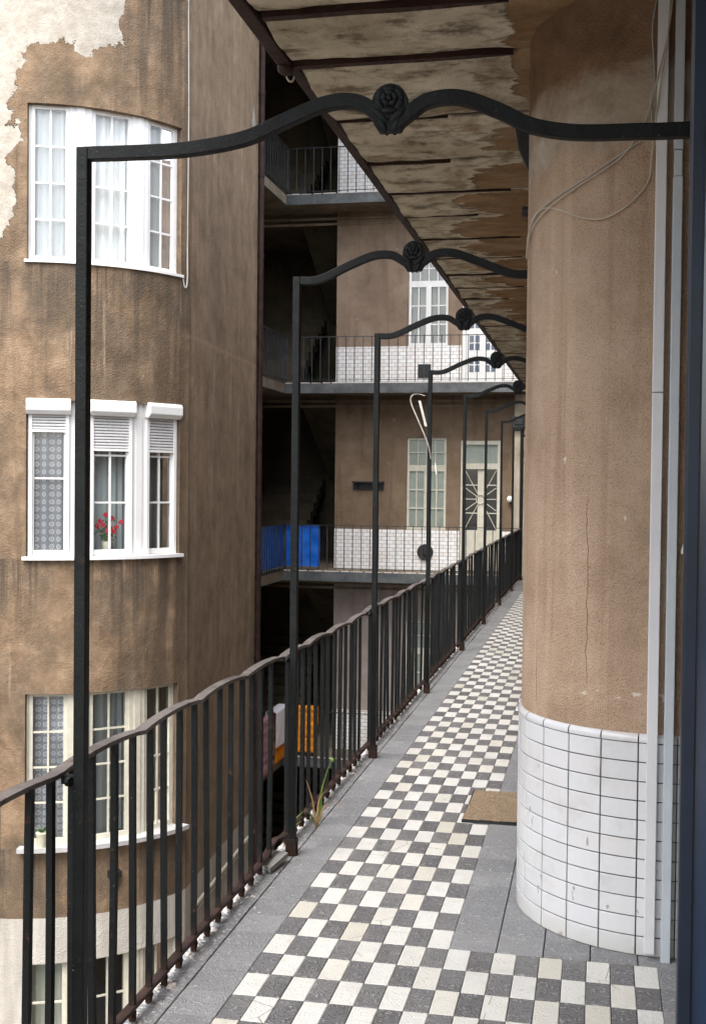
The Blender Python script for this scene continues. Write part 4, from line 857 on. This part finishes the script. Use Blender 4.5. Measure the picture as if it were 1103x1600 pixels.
        b.tube([(mx + 0.085 * math.cos(2 * math.pi * k / 24), yg, cz + 0.085 * math.sin(2 * math.pi * k / 24)) for k in range(25)], 0.009, 5, False)
        for ex, ez in ((-0.30, 0.56), (-0.30, 0.22), (-0.30, 0.0), (-0.30, -0.22), (-0.30, -0.58), (0.30, 0.56), (0.30, 0.22), (0.30, 0.0), (0.30, -0.22), (0.30, -0.58)):
            v = Vector((ex, 0, ez)); n = v.normalized(); b.tube([(mx + n.x * .085, yg, cz + n.z * .085), (mx + ex, yg, cz + ez)], 0.009, 5)
        for zz_ in (0.27, -0.27):
            for x0_, x1_ in ((a + .08, mx - .06), (mx + .06, c - .08)): b.tube([(x0_, yg, cz + zz_), (x1_, yg, cz + zz_)], 0.011, 5)
        b.build('star_grille', dm, d, True)
    else:
        b.box(a + 0.07, c - 0.07, yf + 0.002, yf + 0.04, zb, zt - 0.08); d = b.build('door', dm, rh)
        for col_ in (-1, 1):
            for row in range(5):
                for sx in (-1, 1):
                    for sz in (-1, 1): x = mx + col_ * 0.155 + sx * 0.055; z = z0 + 0.42 + row * 0.42 + sz * 0.075; MB().box(x - 0.042, x + 0.042, yf - 0.006, yf + 0.001, z - 0.062, z + 0.062).build('pane', 'navy_glass', d)
    # stair in the loggia
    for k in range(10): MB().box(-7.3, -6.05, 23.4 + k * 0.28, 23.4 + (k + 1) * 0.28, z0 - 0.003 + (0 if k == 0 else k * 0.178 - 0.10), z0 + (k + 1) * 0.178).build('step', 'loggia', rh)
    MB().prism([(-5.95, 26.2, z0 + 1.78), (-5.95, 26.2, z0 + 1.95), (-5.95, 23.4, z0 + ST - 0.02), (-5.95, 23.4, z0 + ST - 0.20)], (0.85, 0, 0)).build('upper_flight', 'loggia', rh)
    b = MB()
    for k in range(12): y = 23.5 + k * 0.23; zf = z0 + ST - (y - 23.4) / 2.8 * 1.62; b.box(-5.97, -5.95, y, y + 0.02, zf - 0.05, zf + 0.85)
    b.build('stair_balusters', 'iron_far', rh)
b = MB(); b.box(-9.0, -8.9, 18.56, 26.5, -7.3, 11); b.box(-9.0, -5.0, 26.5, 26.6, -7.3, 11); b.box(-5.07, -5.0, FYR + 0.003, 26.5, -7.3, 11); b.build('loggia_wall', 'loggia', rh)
MB().box(-9.2, 0.9, 18.6, 26.8, 10.95, 11.1).build('roof', 'concrete', rh)
struct(MB().box(-1.40, -0.29, YE + 0.001, FYR - 0.02, -0.003, 0.002).build('landing', 'border'))
pl_ = thing('end_pier', 'pale peeling pier at the far end of the walkway with a dark pipe', 'pier', (-1.2, 22.5, 0))
MB().box(-1.54, -0.30, 22.35, FYR - 0.016, 0.0, 3.38).build('shaft', 'pale_wall', pl_)
MB().tube([(-1.40, 22.32, 0.0), (-1.40, 22.32, 2.72)], 0.03, 8).build('dark_pipe', 'black', pl_, True)
tag(MB().box(-1.585, -1.30, 22.24, 22.346, 2.74, 2.96).box(-1.53, -1.36, 22.225, 22.245, 2.80, 2.90).build('meter_box', 'black', None, False, 0.01), 'dark box fixed high on the pale pier at the end of the walkway', 'box')
lp = thing('globe_lamp', 'small white globe wall lamp beside the star-grilled door', 'lamp', (-1.64, FYR - 0.08, 1.3))
MB().ell((-1.64, FYR - 0.10, 1.41), 0.055, 0.055, 0.065, 12, 8).build('globe', 'lampglass', lp, True); MB().tube([(-1.64, FYR - 0.015, 1.34), (-1.64, FYR - 0.10, 1.345)], 0.02, 8).build('bracket', 'black', lp, True)
sh = thing('wall_shelf', 'small dark bracket shelf on the brown wall beside the loggia', 'shelf', (-4.39, FYR, 1.55))
MB().box(-4.70, -4.08, FYR - 0.16, FYR - 0.001, 1.695, 1.725).build('board', 'black', sh); MB().box(-4.69, -4.09, FYR - 0.03, FYR - 0.002, 1.56, 1.694).build('back', 'black', sh)
for x in (-4.6, -4.2): MB().prism([(x, FYR - .03, 1.69), (x, FYR - .14, 1.69), (x, FYR - .03, 1.57)], (0.02, 0, 0)).build('bracket', 'black', sh)
o = MB(); o.tube([(-3.26, FYR - 0.016, 0.36), (-3.26, FYR - 0.06, 0.36)], [0.16, 0.15], 20); o.tube([(-3.26, FYR - 0.06, 0.36), (-3.26, FYR - 0.08, 0.36)], [0.07, 0.05], 14); tag(o.build('round_vent', 'black', None, True), 'round black vent cover on the white brick dado', 'vent')
tag(MB().box(-3.44, -3.19, FYR - 0.04, FYR - 0.015, ST + 0.17, ST + 0.43).box(-3.40, -3.32, FYR - 0.052, FYR - 0.041, ST + 0.21, ST + 0.39).box(-3.30, -3.23, FYR - 0.052, FYR - 0.041, ST + 0.21, ST + 0.39).build('square_vent', 'black'), 'square black vent on the white brick dado one storey up', 'vent')
# gallery railings of the rear house
RLAB = {-1: 'thin iron railing hung with quilts on the gallery one storey below', 0: 'thin iron railing on the rear gallery with the blue tarpaulin', 1: 'thin iron railing on the rear gallery one storey up', 2: 'thin iron railing on the highest rear gallery'}
fb = MB().box(-0.007, 0.007, -0.007, 0.007, 0.0, 0.87).mesh('bar', 'iron_far', Vector((0, 0, 0)))
for L_ in (-1, 0, 1, 2):
    z0 = L_ * ST; t = thing('rear_railing', RLAB[L_], 'railing', (-4, YE + 0.03, z0), 'railings of the rear galleries'); yr = YE + 0.045; xr = -5.845
    MB().sweep([(xr, 18.58, z0 + .88), (xr, yr, z0 + .88)], 0.03, 0.012, (1, 0, 0)).sweep([(xr, yr, z0 + .88), (-1.42, yr, z0 + .88)], 0.03, 0.012, (0, 1, 0)).build('handrail', 'iron_far', t)
    MB().sweep([(xr, 18.58, z0 + .065), (xr, yr, z0 + .065)], 0.02, 0.010, (1, 0, 0)).sweep([(xr, yr, z0 + .065), (-1.42, yr, z0 + .065)], 0.02, 0.010, (0, 1, 0)).build('bottom_rail', 'iron_far', t)
    MB().box(xr - .018, xr + .018, yr - .018, yr + .018, z0 + .022, z0 + .90).build('corner_post', 'iron_far', t)
    x = xr + 0.165
    while x < -1.45: o = bpy.data.objects.new('bar', fb); COL.objects.link(o); place(o, Vector((x, yr, z0 + .022)), t); x += 0.165
    y = 18.7
    while y < yr - 0.1: o = bpy.data.objects.new('bar', fb); COL.objects.link(o); place(o, Vector((xr, y, z0 + .022)), t); y += 0.165
# tarpaulin inside the corner of the level gallery
tp = thing('tarpaulin', 'bright blue tarpaulin tied behind the rear gallery railing corner', 'tarpaulin', (-5.6, YE + 0.1, 0.02))
wob = lambda p: 0.018 * mnoise.noise(Vector((p[0] * 4, p[1] * 4, p[2] * 5)))
b = MB(); b.grid(frange(-5.83, -5.17, 24), frange(0.085, 0.87, 18), lambda u, z: (u, YE + 0.075 + wob((u, 3, z)), z)); b.build('front_sheet', 'tarp', tp, True)
b = MB(); b.grid(frange(18.7, YE + 0.06, 40), frange(0.085, 0.87, 18), lambda u, z: (-5.875 + wob((u, 7, z)) * .6, u, z)); b.build('side_sheet', 'tarp', tp, True)
# bedding airing one storey below
def quilt(name, mat, label, axis, a0, a1, rail_z, lf, lb, cell, puff, out=0.0):
    b = MB(); us = frange(a0, a1, 44); vs = frange(-lb, lf, 52)
    def fn(u, v):
        th_ = 0.035; rr_ = 0.045
        if abs(v) < rr_ * 1.57: an = v / rr_; off = rr_ * math.sin(an); z = rail_z + rr_ * math.cos(an)
        else: off = math.copysign(rr_, v); z = rail_z - (abs(v) - rr_ * 1.57)
        pf = puff * (abs(math.sin(math.pi * (u - a0) / cell)) * abs(math.sin(math.pi * v / cell))) ** 0.5 + 0.012 * mnoise.noise(Vector((u * 5, v * 5, a0)))
        off += math.copysign(pf, v) if abs(v) > 0.02 else 0; off += math.copysign(out, v)
        return (u, YE + 0.045 - off, z) if axis == 'x' else (-5.845 + off, u, z)
    b.grid(us, vs, fn); o = b.build(name, mat, None, True); md = o.modifiers.new('thick', 'SOLIDIFY'); md.thickness = 0.012
    return tag(o, label, 'quilt' if mat != 'linen' else 'sheet')
zq = -ST + 0.94
quilt('quilt', 'mauve', 'mauve quilted cover draped over the side railing one storey below', 'y', 19.2, 21.02, zq, 1.05, 0.4, 0.17, 0.03)
quilt('quilt', 'orange', 'orange quilted cover draped over the railing one storey below', 'x', -5.80, -5.17, zq + .01, 0.92, 0.4, 0.16, 0.03)
quilt('bed_sheet', 'linen', 'white bed sheet hung beside the orange quilt', 'y', 21.05, 21.88, zq + .03, 0.70, 0.4, 0.9, 0.02, 0.06)
quilt('quilt', 'orange', 'orange quilt corner hanging below the white sheet', 'y', 21.2, 21.8, zq - .02, 0.98, 0.3, 0.16, 0.025)

ch = thing('unseen_sky_block', 'plain brown block added out of view to dim the lower court', 'house', (-14, 2, -7.3))  # added out of view to cut the skylight on the bay's lower storeys
MB().box(-16, -13.5, -9, 13.0, -7.3, 6.6).build('sky_block_mass', 'facade_up', ch); MB().box(-16.05, -13.4, -9.05, 13.0, 6.601, 6.8).build('roof', 'concrete', ch)
MB().box(-0.288, 3, -3, CY - 0.42, 3.58, 7.0).build('upper_wall', 'facade_up', hw); MB().box(-0.285, 3, -3, CY - 0.42, -7.3, -0.18).build('lower_wall', 'facade_up', hw)

# ------------------------------------------------------------------ small things on the walkway
dm = thing('doormat', 'brown coir doormat on the checkered tiles before a doorway', 'doormat', (-0.46, 6.05, 0))
b = MB(); b.grid(frange(-0.625, -0.30, 60), frange(5.775, 6.345, 90), lambda u, v: (u + 0.01 * (v - 6), v, 0.0155 + 0.0035 * mnoise.noise(Vector((u * 60, v * 60, 0))) + 0.002 * mnoise.noise(Vector((u * 9, v * 9, 3))))); b.build('pile', 'coir', dm)
MB().box(-0.63, -0.298, 5.765, 6.352, 0.0015, 0.0125).build('backing', 'black', dm)
def blades(name, mat, parent, specs):
    b = MB()
    for P, w in specs:
        P = smooth_pts(P, 6); n = len(P)
        for i in range(n - 1):
            s0_, s1_ = w * (1 - i / n) ** .6, w * (1 - (i + 1) / n) ** .6; d = Vector((0.8, 0.5, 0)).normalized()
            b.face([P[i] - d * s0_, P[i] + d * s0_, P[i + 1] + d * s1_, P[i + 1] - d * s1_])
    return b.build(name, mat, parent)
wd = thing('weed', 'straggly weed with a pale bud growing at the foot of the railing', 'weed', (-1.305, 5.54, 0))
X_, Y_ = -1.305, 5.54
blades('green_blade', 'stem', wd, [([(X_, Y_, 0), (X_ + .005, Y_ + .02, .10), (X_ + .02, Y_ + .05, .20), (X_ + .045, Y_ + .09, .295)], .006), ([(X_ + .005, Y_ + .01, 0.02), (X_ + .01, Y_ + .03, .10), (X_ + .016, Y_ + .03, .17)], .013), ([(X_, Y_, 0), (X_ - .03, Y_ - .10, .10), (X_ - .06, Y_ - .28, .08)], .005), ([(X_, Y_, .02), (X_ - .04, Y_ - .2, .07), (X_ - .06, Y_ - .4, .01)], .005)])
blades('dry_blade', 'dry', wd, [([(X_, Y_, 0), (X_ + .005, Y_ + .02, .12), (X_ + .04, Y_ + .05, .16), (X_ + .07, Y_ + .06, .13)], .005), ([(X_, Y_ - .02, 0), (X_ - .01, Y_ - .04, .12), (X_ - .03, Y_ - .06, .21), (X_ - .04, Y_ - .07, .24)], .005), ([(X_, Y_, 0), (X_ + .03, Y_ + .04, .09), (X_ + .08, Y_ + .08, .095), (X_ + .09, Y_ + .08, .07)], .006)])
MB().ell((X_ + .052, Y_ + .10, .302), .010, .010, .012, 8, 6).build('bud', 'stem', wd, True)
b = MB(); b.prism([(-1.40, 4.86, 0.002), (-1.33, 4.80, 0.002), (-1.30, 4.98, 0.002), (-1.38, 5.0, 0.002)], (0, 0, 0.022)); b.v = [Matrix.Rotation(0.08, 3, 'X') @ (p - Vector((-1.35, 4.9, 0))) + Vector((-1.35, 4.9, 0.012)) for p in b.v]; tag(b.build('broken_tile', 'concrete'), 'loose broken piece of tile lying at the foot of the railing', 'tile piece')
